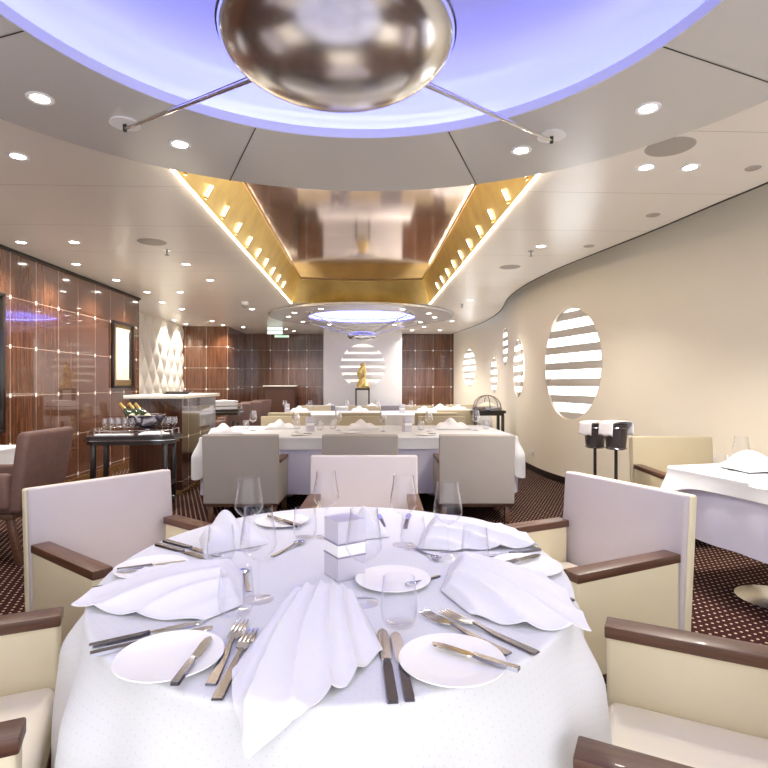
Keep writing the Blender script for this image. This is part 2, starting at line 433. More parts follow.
bowl_pendant(CX-.028, CY, 2.325, .35, .14, 'large polished steel bowl pendant held by struts under blue dome above near table', (-46, 39, 140, 220), 1.64, ZR)
bowl_pendant(FX, FY, 2.25, .29, .11, 'small distant steel bowl pendant under the far ring before white pillar', (-62, 62, 135, 225), 1.3, ZR)

# ------------------------------------------------------------------ walls
XL = -3.6
b = NB(); box(b, (XL-.06, 3.75, 1.36), (.12, 10.3, 2.72)); struct('wall_left', b, panel_mat('veneer_left', 1, 5.70, .441, .16), 'glossy dark veneer panelled wall with chrome grid and studs', 'wall', smooth=False)
b = NB(); box(b, (XL-.67, 8.84, 1.36), (1.1, .12, 2.72)); struct('wall_left_return', b, M['wall'], 'short return wall hidden behind the veneer panelling', 'wall', smooth=False)
b = NB(); box(b, (XL+.006, 3.75, .055), (.012, 10.3, .11)); struct('baseboard_left', b, M['brass'], 'brass baseboard under the veneer panelling', 'baseboard', smooth=False)
b = NB(); box(b, (XL+.012, 3.75, 2.655), (.03, 10.3, .03)); struct('trim_4', b, M['dark'], 'dark line where veneer wall meets ceiling', 'trim', smooth=False)
# quilted wall
XQ = -4.32
b = NB()
def quilt(u, v):
    y = 8.9+u*4.25; z = v*2.67
    a = (y/.42+z/.62); c = (y/.42-z/.62)
    h = abs(math.sin(PI*a))*abs(math.sin(PI*c))
    return (XQ+.06*h**.6, y, z)
grid(b, 260, 160, quilt)
struct('wall_quilted', b, M['quilt'], 'cream diamond quilted wall beyond the bar counter', 'wall', angle=60)
b = NB(); box(b, (-4.1, 13.2, 1.36), (1.75, .1, 2.72)); struct('wall_alcove', b, panel_mat('veneer_alcove', 0, -3.24, .5, .16, ci=1.35), 'brown veneer wall beside the quilted wall', 'wall', smooth=False)
b = NB(); box(b, (-3.28, 14.15, 1.36), (.1, 1.8, 2.72)); struct('wall_alcove_side', b, panel_mat('veneer_side', 1, 13.2, .5, .16, ci=1.35), 'side face of the veneer alcove wall', 'wall', smooth=False)
b = NB(); box(b, (-.3, 15.15, 1.36), (7.0, .14, 2.72)); struct('wall_back', b, panel_mat('veneer_back', 0, -.05, .5, .20, dark=(.05, .016, .009), light=(.22, .085, .04), ci=1.35), 'back wall of brown veneer with chrome grid', 'wall', smooth=False)
# pillar
x0, _ = D(323.5, 13.85); x1, py_ = D(402, 13.85)
b = NB(); box(b, ((x0+x1)/2, 14.35, 1.36), (x1-x0, 1.0, 2.72), .02); struct('pillar', b, M['white'], 'broad white pillar wall at the far end', 'pillar')
PXC = (x0+x1)/2
wx = thing('wall_ornament', 'round backlit slatted ornament on the white pillar', 'ornament', (PXC, 13.85, 1.75))
b = NB()
for k in range(32): pass
lathe(b, [(0, 0), (.56, 0), (.56, .012), (0, .012)], 64)
bmesh.ops.rotate(b, verts=b.verts[:], cent=(0, 0, 0), matrix=Matrix.Rotation(PI/2, 3, 'X'))
obj('backlight', b, M['glow'], wx)
for k in range(6):
    z = -.46+.175*k; w = math.sqrt(max(.01, .565**2-z*z))
    b = NB(); box(b, (0, -.022, z), (2*w, .014, .125), .003); obj('slat', b, M['white'], wx)

# right wall with portholes
def curve_pt(cv, px):
    """point of the wall curve met by the plan ray through picture column px, with tangent"""
    u = (px-384)/F
    best = None
    for i in range(len(cv)-1):
        p, q = cv[i], cv[i+1]
        def cu(p):
            Z = p[0]*SA+p[1]*CA; xc = p[0]*CA-p[1]*SA; return xc/Z if Z > .3 else 9, Z
        (u0, z0), (u1, z1) = cu(p), cu(q)
        if (u0-u)*(u1-u) <= 0 and u0 < 8 and u1 < 8:
            t = (u-u0)/(u1-u0+1e-9); pt = (p[0]+(q[0]-p[0])*t, p[1]+(q[1]-p[1])*t)
            tg = Vector((q[0]-p[0], q[1]-p[1], 0)).normalized()
            return pt, tg, z0+(z1-z0)*t
    return None
TH = .12
b = NB()
N = len(wall_curve)
def nrm(i):
    p = wall_curve[max(i-1, 0)]; q = wall_curve[min(i+1, N-1)]
    t = Vector((q[0]-p[0], q[1]-p[1], 0)).normalized(); return Vector((t.y, -t.x, 0))   # outward
ins = []; outs = []
for i, p in enumerate(wall_curve):
    nn = nrm(i)
    ins.append([b.verts.new((p[0], p[1], z)) for z in (0, 3.24)]); outs.append([b.verts.new((p[0]+nn.x*TH, p[1]+nn.y*TH, z)) for z in (0, 3.24)])
for i in range(N-1):
    b.faces.new((ins[i][0], ins[i+1][0], ins[i+1][1], ins[i][1])); b.faces.new((outs[i][0], outs[i][1], outs[i+1][1], outs[i+1][0]))
    b.faces.new((ins[i][0], outs[i][0], outs[i+1][0], ins[i+1][0])); b.faces.new((ins[i][1], ins[i+1][1], outs[i+1][1], outs[i][1]))
b.faces.new((ins[0][0], ins[0][1], outs[0][1], outs[0][0])); b.faces.new((ins[-1][0], outs[-1][0], outs[-1][1], ins[-1][1]))
wallR = struct('wall_right', b, M['wall'], 'long curved cream wall with round louvred portholes', 'wall', angle=30)
WINS = [(573.5, 363.5, 28.5, 56.5, 6), (517.5, 367.5, 6.5, 29, 5), (505.3, 346, 2.6, 19, 4), (494, 375, 3.3, 18, 4), (469, 368, 6.3, 19, 5)]
cb = NB(); wdefs = []
for px, cy, hw, hh, ns in WINS:
    pt, tg, Z = curve_pt(wall_curve, px)
    l = curve_pt(wall_curve, px-hw); r = curve_pt(wall_curve, px+hw)
    w = (Vector(l[0])-Vector(r[0])).length/2; h = hh/F*Z; zc = H+(384-cy)/F*Z
    w = min(w, h*1.05)
    tg = (Vector((*l[0], 0))-Vector((*r[0], 0))).normalized()
    if tg.y < 0: tg = -tg
    nn = Vector((tg.y, -tg.x, 0)); c0 = Vector(((l[0][0]+r[0][0])/2, (l[0][1]+r[0][1])/2, zc)) if px > 560 else Vector((pt[0], pt[1], zc))
    wdefs.append((c0, tg, nn, w, h, ns))
    lo = []; hi = []
    for k in range(64):
        a = 2*PI*k/64; q = c0+tg*w*math.cos(a)+Vector((0, 0, h*math.sin(a)))
        lo.append(cb.verts.new(q-nn*.25)); hi.append(cb.verts.new(q+nn*.3))
    for k in range(64): cb.faces.new((lo[k], lo[(k+1) % 64], hi[(k+1) % 64], hi[k]))
    cb.faces.new(lo[::-1]); cb.faces.new(hi)
bmesh.ops.recalc_face_normals(cb, faces=cb.faces[:])
cm = bpy.data.meshes.new('cut'); cb.to_mesh(cm); cb.free(); co = bpy.data.objects.new('cut', cm); COL.objects.link(co)
md = wallR.modifiers.new('b', 'BOOLEAN'); md.object = co; md.operation = 'DIFFERENCE'; md.solver = 'EXACT'
dg = bpy.context.evaluated_depsgraph_get(); nm = bpy.data.meshes.new_from_object(wallR.evaluated_get(dg))
wallR.modifiers.remove(md); wallR.data = nm; bpy.data.objects.remove(co)
if not nm.materials: nm.materials.append(M['wall'])
for p_ in nm.polygons: p_.use_smooth = True
nm.set_sharp_from_angle(angle=math.radians(30))
wl = ['large round louvred porthole above the champagne bucket stands', 'narrow-looking round porthole next beyond the large one', 'highest small porthole seen edge-on at the wall bend', 'small porthole seen edge-on past the wall bend', 'furthest small porthole beside the back wall']
for i, (c0, tg, nn, w, h, ns) in enumerate(wdefs):
    rot = math.atan2(tg.y, tg.x)
    t = thing('window_%d' % (i+1), wl[i], 'window', tuple(c0), rot); t['kind'] = 'structure'
    # local: x along wall, -y outward (nn = tg rotated -90)
    depth = .03 if i else .05
    def disc(bm, y, sw, n=64):
        bm.faces.new([bm.verts.new((w*sw*math.cos(2*PI*k/n), y, h*sw*math.sin(2*PI*k/n))) for k in range(n)])
    b = NB(); disc(b, -depth-.03, 1.03); obj('pane', b, M['daylight'], t, smooth=False)
    b = NB(); tube(b, [(w*1.0*math.cos(2*PI*k/72), .0, h*1.0*math.sin(2*PI*k/72)) for k in range(72)], .008, 6, True); obj('window_frame', b, M['slat'], t)
    for k in range(ns+1):
        # louvres fill about 45 % of the height
        pitch = 2*h/(ns+.62); z = -h+.20*pitch+k*pitch
        zc_ = min(z, h*.98)
        hw_ = w*math.sqrt(max(.0, 1-(zc_/h)**2))
        hh_ = pitch*.47
        if z > h*.97: continue
        b = NB(); hs = hh_/2
        top = min(h*.995, z+hs); bot = max(-h*.995, z-hs)
        wt = w*math.sqrt(1-(top/h)**2); wb = w*math.sqrt(1-(bot/h)**2)
        rows = [bot+(top-bot)*q/6 for q in range(7)]
        f1 = [(-w*math.sqrt(max(0, 1-(r_/h)**2)), r_) for r_ in rows]; f2 = [(-x_, r_) for x_, r_ in reversed(f1)]
        poly = f1+f2
        a_ = [b.verts.new((x_, -.012, z_)) for x_, z_ in poly]; c_ = [b.verts.new((x_, -.026, z_)) for x_, z_ in poly]
        m_ = len(poly)
        for q in range(m_): b.faces.new((a_[q], a_[(q+1) % m_], c_[(q+1) % m_], c_[q]))
        b.faces.new(a_); b.faces.new(c_[::-1])
        obj('louvre', b, M['slat'], t, smooth=False)
    if i == 0:
        b = NB(); tube(b, [(w*(.18+.16*abs(q/10-.1)**1.5), -.068, h*q/10*.95) for q in range(-10, 11)], .006, 6); obj('glazing_bar', b, M['slat'], t)
# baseboard right follows the wall
b = NB()
def bs(u, v):
    k = min(N-1, int(round(u*(N-1)))); p = wall_curve[k]; nn = nrm(k)
    return (p[0]-nn.x*.012, p[1]-nn.y*.012, v*.09+.001)
grid(b, N-1, 1, bs); struct('baseboard_right', b, M['ebony'], 'dark baseboard under the curved cream wall', 'baseboard')
pt, tg, Z = curve_pt(wall_curve, 533)
b = NB(); box(b, (0, 0, 0), (.08, .012, .08), .004); box(b, (0, .008, 0), (.03, .01, .03), .003)
tag(obj('wall_socket', b, M['white'], None, (pt[0]-.008, pt[1], H-(452-384)/F*Z), math.atan2(tg.y, tg.x)), 'small white wall socket low on the cream wall', 'socket')

# framed wall niche on the left wall
t = thing('wall_frame', 'dark framed lit panel mounted on veneer wall above the trolley', 'frame', (XL, 8.28, 1.72), 0)
b = NB()
for c, s in (((.02, 0, .47), (.04, .70, .035)), ((.02, 0, -.47), (.04, .70, .035)), ((.02, -.335, 0), (.04, .035, .97)), ((.02, .335, 0), (.04, .035, .97))): box(b, c, s, .004)
obj('frame', b, M['ebony'], t)
b = NB(); box(b, (.012, 0, 0), (.012, .64, .91)); obj('mount', b, M['brass'], t)
b = NB(); box(b, (.022, -.02, .01), (.012, .44, .76)); obj('panel', b, M['quilt'], t)
b = NB(); box(b, (.034, .20, 0), (.012, .05, .72), .003); obj('handle_bar', b, M['ebony'], t)
# black framed mirror at the left picture edge
t = thing('wall_mirror', 'tall black framed mirror at the near end of the veneer wall', 'mirror', (XL, 5.25, 1.5))
b = NB()
for c, s in (((.02, 0, .68), (.04, .62, .04)), ((.02, 0, -.68), (.04, .62, .04)), ((.02, -.30, 0), (.04, .04, 1.36)), ((.02, .30, 0), (.04, .04, 1.36))): box(b, c, s, .004)
obj('frame', b, M['ebony'], t)
b = NB(); box(b, (.012, 0, 0), (.012, .58, 1.33)); obj('mirror_glass', b, mat('mirror_silver', (.75, .75, .75), .02, 1), t)

# ------------------------------------------------------------------ ceiling fittings
def make_down():
    t = thing('downlight', '', 'downlight')
    b = NB(); lathe(b, [(.040, -.001), (.055, -.004), (.060, 0), (.060, .003), (.040, .003), (.040, -.001)], 24); obj('trim_ring', b, M['white'], t)
    b = NB(); lathe(b, [(0, .0005), (.041, .0005), (.041, .006), (0, .006)], 20); obj('lamp_disc', b, M['lamp'], t)
    return t
spots = []
proto = None
def down(px, py, z, label, group, power=1):
    global proto
    x, y = P(px, py, z)
    if proto is None:
        proto = make_down(); proto.location = (x, y, z-.0035); tag(proto, label, 'downlight', group); r = proto
    else: r = dup(proto, (x, y, z-.0035), 0, label, group)
    spots.append((x, y, z, power))
ringl = {(40, 98): 'lit downlight in the ring nearest the left picture edge', (180, 144): 'lit downlight in the ring beside the left strut plate',
         (521, 150): 'lit downlight in the ring beside the right strut plate', (648, 108): 'lit downlight in the ring towards the window wall'}
for (px, py), lb in ringl.items(): down(px, py, ZR, lb, 'downlights in the near ceiling ring', .6)
for an in (-118, -150, 150, 118):  # extra downlights out of view, added to light chairs and cloth front
    r_ = math.radians(an); x, y = CX+1.74*math.sin(r_), CY+1.74*math.cos(r_)
    dup(proto, (x, y, ZR-.0035), 0, 'added unseen downlight in the near ring above and behind the camera', 'added downlights behind the camera'); spots.append((x, y, ZR, .12))
for x, y in ((-3.0, -.3), (-1.0, -.75), (1.0, -.75), (2.8, -.3), (-3.0, 1.2), (2.9, 1.2)):  # more unseen downlights added as fill around the camera
    dup(proto, (x, y, ZC-.0035), 0, 'added unseen downlight in the ceiling outside the ring near the camera', 'added downlights behind the camera'); spots.append((x, y, ZC, .25))
for px, py in [(18, 156), (21, 242), (74, 242), (76, 264), (116, 280), (186, 264), (210, 280)]:
    down(px, py, ZC, 'lit downlight in the ceiling near the dark veneer wall', 'downlights by the veneer wall')
for px, py in [(147, 292), (162, 302), (182, 309), (180, 292), (174, 320), (186, 324), (212, 321), (223, 325), (252, 309), (243, 327), (286, 329), (294, 331)]:
    down(px, py, ZC, 'small lit downlight in the far ceiling beyond the bar counter', 'downlights in the far left ceiling')
for px, py in [(646, 167), (690, 167)]:
    down(px, py, ZC, 'lit downlight behind the round speaker near the window wall' if px < 660 else 'lit downlight closest to the window wall ceiling edge', 'downlights beside the round speaker', 2)
for px, py in [(541, 246), (424, 327), (440, 330), (412, 330), (452, 321), (470, 300)]:
    down(px, py, ZC, 'small lit downlight in the ceiling along the window wall', 'downlights by the window wall', 1.5)
for an in (-150, -120, -60, -30, 30, 60, 120, 150, 95, -95):
    r_ = math.radians(an); x, y = FX+1.45*math.sin(r_), FY+1.45*math.cos(r_)
    dup(proto, (x, y, ZR-.0035), 0, 'small lit downlight in the distant ceiling ring', 'downlights in the distant ring'); spots.append((x, y, ZR, .5))

def fitting(name, px, py, z, prof, m, label, cat, sc=1, extra=None):
    x, y = P(px, py, z); b = NB(); lathe(b, [(r*sc, zz) for r, zz in prof], 40); o = obj(name, b, m, None, (x, y, z))
    return tag(o, label, cat)
sp_prof = [(0, -.006), (.115, -.006), (.13, -.003), (.135, 0), (.135, .0), (0, .0)]
fitting('ceiling_speaker', 670, 147, ZC, sp_prof, M['grille'], 'round flush speaker grille in the ceiling by the window wall', 'speaker')
fitting('ceiling_speaker', 152, 242, ZC, sp_prof, M['grille'], 'round flush speaker grille in the ceiling near veneer wall', 'speaker')
fitting('ceiling_speaker', 510, 267, ZC, sp_prof, M['grille'], 'distant round speaker grille close to the curved ceiling edge', 'speaker', .9)
fitting('ceiling_sensor', 753, 168, ZC, sp_prof, M['grille'], 'small flat disc on the ceiling above the right chair', 'sensor', .35)
fitting('ceiling_sensor', 653, 215, ZC, sp_prof, M['grille'], 'small flat ceiling disc near the large porthole', 'sensor', .4)
fitting('ceiling_sensor', 589, 246, ZC, sp_prof, M['grille'], 'tiny flat disc on ceiling over large porthole', 'sensor', .4)
for px, py, lb in ((167, 253, 'small pendent sprinkler near the left round speaker'), (531, 254, 'small pendent sprinkler near the right side of the gold recess'), (462, 307, 'distant sprinkler beside the far ring')):
    x, y = P(px, py-3, ZC)
    t = thing('sprinkler', lb, 'sprinkler', (x, y, ZC), 0, 'ceiling sprinklers')
    b = NB(); lathe(b, [(0, -.004), (.035, -.004), (.03, .003), (0, .003)], 20); obj('rosette', b, M['silver'], t)
    b = NB(); tube(b, [(0, 0, 0), (0, 0, -.05)], .008); lathe(b, [(0, -.055), (.022, -.055), (.022, -.051), (0, -.051)], 16); obj('sprinkler_head', b, M['silverdark'], t)
x, y = P(245, 302, ZC)
t = thing('dome_camera', 'small white dome camera hanging from the far ceiling', 'camera', (x, y, ZC))
b = NB(); lathe(b, [(0, 0), (.06, 0), (.06, -.04), (.055, -.05), (0, -.05)], 24); obj('housing', b, M['white'], t)
b = NB(); lathe(b, [(.05, -.05), (.048, -.07), (.03, -.092), (0, -.10)], 24); obj('dome_cover', b, M['grille'], t)
# exit sign
x, y = D(275, 13.0); ze = H+(384-331.5)/F*13.0
t = thing('exit_sign', 'pale green lit emergency exit sign hanging from the ceiling', 'sign', (x, y, ze))
b = NB(); box(b, (0, 0, .02), (.36, .03, .17), .004); obj('sign_panel', b, M['signwhite'], t)
b = NB(); box(b, (0, -.018, .025), (.38, .006, .010)); obj('divider', b, M['dark'], t)
b = NB(); box(b, (.16, 0, -.115), (.34, .02, .055), .003); obj('arrow_strip', b, M['green'], t)
b = NB(); lathe(b, [(0, 0), (.012, 0), (.012, .01), (0, .01)], 12, c=(-.09, -.022, .09)); box(b, (-.095, -.02, .065), (.018, .006, .04)); box(b, (-.11, -.02, .042), (.012, .006, .03), rz=0); box(b, (-.078, -.02, .042), (.012, .006, .03)); obj('running_figure', b, M['green'], t)
b = NB()
for sx in (-.15, .15): tube(b, [(sx, 0, .12), (sx, 0, ZC-ze)], .004, 6)
obj('hanger', b, M['silver'], t)

# ------------------------------------------------------------------ chairs
def make_chair(name, label, group, outer, inner, seat):
    """facing +Y, origin on the floor under the seat centre"""
    t = thing(name, label, 'chair', group=group)
    lean = lambda v: (v.x, v.y-(v.z-.2)*.07, v.z)
    b = NB(); box(b, (0, -.297, .50), (.70, .045, .64), .012, 3, lean); obj('backrest', b, outer, t)
    b = NB(); box(b, (0, -.260, .505), (.694, .034, .64), .012, 3, lean); obj('back_panel', b, inner, t)
    for s in (-1, 1):
        b = NB(); box(b, (s*.316, .035, .37), (.068, .56, .38), .012, 3); obj('arm', b, outer, t)
        b = NB(); box(b, (s*.314, .035, .567), (.078, .57, .036), .005, 2); obj('armrest', b, M['wood'], t)
    b = NB(); box(b, (0, .02, .235), (.566, .55, .11), .012, 2); obj('seat_base', b, outer, t)
    b = NB(); box(b, (0, .035, .335), (.564, .55, .09), .03, 4); obj('seat', b, seat, t)
    b = NB(); box(b, (0, 0, .165), (.66, .58, .035), .004); obj('seat_frame', b, M['wood'], t)
    for sx in (-1, 1):
        for sy in (-1, 1):
            b = NB(); box(b, (sx*.295, sy*.25, .075), (.05, .05, .15), .005, 2, lambda v, sx=sx, sy=sy: (v.x+(.15-v.z)*.0, v.y+sy*(.15-v.z)*.06, v.z)); obj('leg', b, M['wood'], t)
    return t
def put(o, xc, Z, fx, fz, back=True):
    """place so that the middle of the back face stands at camera plan point (xc,Z), facing (fx,fz)"""
    d = Vector((*cdir(fx, fz), 0)).normalized(); bx, by = c2w(xc, Z)
    p = Vector((bx, by, 0)) + d*.34
    o.location = p; o.rotation_euler.z = math.atan2(d.y, d.x)-PI/2
    return o
G1 = 'armchairs around the near round table'
cA = make_chair('dining_chair', 'cream armchair with pale white back panel at left rear of near table', G1, M['cream'], M['lilac'], M['seatcream'])
put(cA, -1.41, 2.72, .80, -.60)
def chair_copy(src, xc, Z, fx, fz, label, group):
    return put(dup(src, (0, 0, 0), 0, label, group), xc, Z, fx, fz)
chair_copy(cA, 1.16, 2.61, -.90, -.43, 'cream armchair with lilac back panel nearest the window wall side table', G1)
chair_copy(cA, -.13, 3.58, 0, -1, 'cream armchair with pale back panel directly behind the near table, facing the camera', G1)
chair_copy(cA, -1.475, 1.137, .91, .41, 'cream armchair cut by the lower left picture corner', G1)
chair_copy(cA, 1.104, 1.04, -.89, .456, 'cream armchair with dark wood armrests in the lower right picture corner', G1)
G2 = 'grey backed armchairs on the near side of the long table'
cB = make_chair('dining_chair', 'grey backed armchair at the bar counter end of the long table', G2, M['grey'], M['grey'], M['grey'])
put(cB, -1.32, 5.0, 0, 1)
chair_copy(cB, -.22, 5.0, 0, 1, 'grey backed armchair in the middle of its row, behind the pale chair', G2)
chair_copy(cB, .855, 5.0, 0, 1, 'grey backed armchair at the window wall end of the long table', G2)
G3 = 'beige armchairs on the far side of the long table'
cC = make_chair('dining_chair', 'beige armchair facing the camera across the long table, nearest the bar', G3, M['beige'], M['beige'], M['beige'])
put(cC, -1.43, 7.9, 0, -1)
chair_copy(cC, -.33, 7.9, 0, -1, 'beige armchair facing the camera, middle of the long table far side', G3)
chair_copy(cC, .83, 7.9, 0, -1, 'beige armchair facing the camera, nearest the chafing trolley', G3)
G4 = 'beige armchairs around the third table'
for k, (xc, Z, fz) in enumerate([(-1.54, 8.85, 1), (-.39, 8.85, 1), (.85, 8.85, 1), (-1.5, 11.72, -1), (-.42, 11.72, -1), (.72, 11.72, -1)]):
    w3 = ['nearest the bar', 'in the middle', 'nearest the windows'][k % 3]
    chair_copy(cC, xc, Z, 0, fz, 'distant beige armchair %s, %s side of the third table' % (w3, 'far' if fz < 0 else 'near'), G4)
chair_copy(cC, 2.55, 4.86, -.05, -1, 'beige armchair against the cream wall behind the side table', 'side table armchairs')
G5 = 'mauve armchairs at the furthest table'
cD = make_chair('dining_chair', 'mauve grey armchair at the furthest table, left of the sculpture', G5, M['mauve'], M['mauve'], M['mauve'])
put(cD, -1.42, 12.0, .2, 1)
chair_copy(cD, .28, 12.0, -.1, 1, 'mauve grey armchair at the furthest table, right of the sculpture', G5)
chair_copy(cC, 1.75, 12.4, .1, -1, 'distant beige armchair behind the small corner table', 'corner table armchairs')
chair_copy(cC, 1.30, 9.8, 0, 1, 'brownish beige armchair with its back beside the chafing trolley', 'corner table armchairs')

def make_brown(label, group):
    t = thing('tub_chair', label, 'chair', group=group)
    lean = lambda v: (v.x*(1+.10*(v.z-.45)), v.y-max(0, v.z-.4)*.16 - .06*(1-(v.x/.3)**2)*0, v.z)
    b = NB(); box(b, (0, -.26, .66), (.54, .10, .58), .035, 4, lean); obj('backrest', b, M['brown'], t)
    for s in (-1, 1):
        b = NB(); box(b, (s*.27, .0, .52), (.08, .50, .26), .03, 3, lambda v: (v.x, v.y, v.z-.04*(v.y-.0))); obj('arm', b, M['brown'], t)
    b = NB(); box(b, (0, .02, .42), (.50, .52, .12), .03, 3); obj('seat', b, M['brown'], t)
    b = NB(); box(b, (0, 0, .345), (.50, .50, .04), .005); obj('seat_frame', b, M['wood'], t)
    for sx in (-1, 1):
        for sy in (-1, 1):
            b = NB(); box(b, (sx*.22, sy*.215, .165), (.045, .045, .33), .005, 2, lambda v, sy=sy: (v.x*(1), v.y+sy*(.33-v.z)*(.22 if sy < 0 else .05), v.z)); obj('leg', b, M['wood'], t)
    return t
GB = 'brown fabric armchairs along the left'
bc = make_brown('brown fabric armchair with curved back at the white table by the veneer wall', GB)
put(bc, -2.54, 4.1, -1, .02)
for k, (px, Z) in enumerate([(239, 9.6), (251, 10.6), (262, 11.7)]):
    r = put(dup(bc, (0, 0, 0), 0, 'dark brown armchair in the row beyond the counter, %s' % ['closest to second trolley', 'middle of the row', 'furthest along the row'][k], 'row of dark brown armchairs beyond the counter'), (px-384)/F*Z, Z, -.9, .45)

# ------------------------------------------------------------------ tables and cloths
def cloth(name, m, bd, zt, drop, fold, parent=None, rows=18, topn=6, label=None, cat='tablecloth', group=None, flare=.0):
    """bd: list of (x,y,nx,ny); drop(i) length; fold(i,s) outward offset"""
    b = NB(); uv = []
    cx = sum(p[0] for p in bd)/len(bd); cy = sum(p[1] for p in bd)/len(bd)
    n = len(bd); rings = []; r0 = .012
    def addring(f):
        rings.append([]); uv.append([])
        for i, (x, y, nx, ny) in enumerate(bd):
            co, u = f(i, x, y, nx, ny); rings[-1].append(b.verts.new(co)); uv[-1].append(u)
    for k in range(topn):
        s = [.02, .3, .6, .85, .95, .985][k]
        addring(lambda i, x, y, nx, ny: ((cx+(x-cx)*s, cy+(y-cy)*s, zt), (cx+(x-cx)*s, cy+(y-cy)*s)))
    for k in range(4):
        a = (k+1)/4*PI/2
        addring(lambda i, x, y, nx, ny: ((x+nx*(-r0+r0*math.sin(a)+.004), y+ny*(-r0+r0*math.sin(a)+.004), zt-r0*(1-math.cos(a))), (x+nx*r0*a*.6, y+ny*r0*a*.6)))
    for k in range(1, rows+1):
        s = k/rows
        def f(i, x, y, nx, ny):
            d = drop(i)*s; o = .004+fold(i, d)
            return ((x+nx*o, y+ny*o, zt-r0-d), (x+nx*(d+r0), y+ny*(d+r0)))
        addring(f)
    c = b.verts.new((cx, cy, zt)); L = b.loops.layers.uv.new()
    umap = {c: (cx, cy)}
    for R_, U_ in zip(rings, uv):
        for v, u in zip(R_, U_): umap[v] = u
    for i in range(n): b.faces.new((c, rings[0][i], rings[0][(i+1) % n]))
    for A_, B_ in zip(rings, rings[1:]):
        for i in range(n): b.faces.new((A_[i], B_[i], B_[(i+1) % n], A_[(i+1) % n]))
    for f in b.faces:
        for l in f.loops: l[L].uv = umap[l.vert]
    o = obj(name, b, m, parent, angle=80)
    if label: tag(o, label, cat, group)
    return o
TX, TY = c2w(-.135, 1.655); R = .742; TZ = .75
RX, RY = .66, .745
def erad(th):
    return 1/math.sqrt((math.cos(th)/RX)**2+(math.sin(th)/RY)**2)
def oval(cx, cy, inset=0, n=288):
    out = []
    for i in range(n):
        a = 2*PI*i/n; x, y = (RX-inset)*math.cos(a), (RY-inset)*math.sin(a)
        nv = Vector((math.cos(a)/RX, math.sin(a)/RY)).normalized(); out.append((cx+x, cy+y, nv.x, nv.y))
    return out
NBd = 288
circ = lambda cx, cy, r, n=NBd: [(cx+r*math.cos(2*PI*i/n), cy+r*math.sin(2*PI*i/n), math.cos(2*PI*i/n), math.sin(2*PI*i/n)) for i in range(n)]
def ss(x): x = max(0, min(1, x)); return x*x*(3-2*x)
def foldF(th, sh=1.0):
    v = .7*math.sin(8*th+.6)+.4*math.sin(13*th+1.9)+.3*math.sin(5*th+2.4)+.12*math.sin(21*th)
    return v
def mk_round_table():
    t = thing('round_table', 'round dining table under the white cloth nearest the camera', 'table', (TX, TY, 0))
    b = NB(); lathe(b, [(0, .705), (R-.03, .705), (R-.012, .715), (R-.012, .736), (0, .736)], 64, sx=RX/R); obj('tabletop', b, M['ebony'], t)
    b = NB(); lathe(b, [(0, .03), (.05, .03), (.045, .2), (.045, .704), (0, .704)], 24); obj('pedestal', b, M['ebony'], t)
    b = NB(); lathe(b, [(0, 0), (.34, 0), (.34, .012), (.1, .03), (0, .03)], 48); obj('base', b, M['steel'], t)
mk_round_table()
def th_(i): return 2*PI*i/NBd
cloth('undercloth', M['underw'], oval(TX, TY, .008), TZ-.005, lambda i: .68, lambda i, d: (-.004+.012*foldF(th_(i)+.4))*ss(d/.3), label='white undercloth reaching nearly to the floor on the near round table')
sqa = math.radians(-35)
def drop_over(i):
    a = th_(i)-sqa; s = 1.02/max(abs(math.cos(a)), abs(math.sin(a))); return max(.33, min(.60, (s-erad(a))))
cloth('tablecloth', M['cloth'], oval(TX, TY), TZ, drop_over, lambda i, d: (.030+.042*foldF(th_(i)))*ss(d/.16)+.030*ss(d/.4), rows=30, label='white dotted tablecloth draped over the near round table')

def rect_bd(cx, cy, w, d, rz, rad=.04, step=.03):
    pts = []
    def edge(p, q, nx, ny):
        L_ = math.hypot(q[0]-p[0], q[1]-p[1]); k = max(2, int(L_/step))
        for i in range(k): pts.append((p[0]+(q[0]-p[0])*i/k, p[1]+(q[1]-p[1])*i/k, nx, ny))
    def arc(c, a0):
        for i in range(6):
            a = a0+PI/2*i/6; pts.append((c[0]+rad*math.cos(a), c[1]+rad*math.sin(a), math.cos(a), math.sin(a)))
    W, D_ = w/2, d/2
    edge((W, -D_+rad), (W, D_-rad), 1, 0); arc((W-rad, D_-rad), 0)
    edge((W-rad, D_), (-W+rad, D_), 0, 1); arc((-W+rad, D_-rad), PI/2)
    edge((-W, D_-rad), (-W, -D_+rad), -1, 0); arc((-W+rad, -D_+rad), PI)
    edge((-W+rad, -D_), (W-rad, -D_), 0, -1); arc((W-rad, -D_+rad), 3*PI/2)
    c, s = math.cos(rz), math.sin(rz)
    return [(cx+x*c-y*s, cy+x*s+y*c, nx*c-ny*s, nx*s+ny*c) for x, y, nx, ny in pts], pts
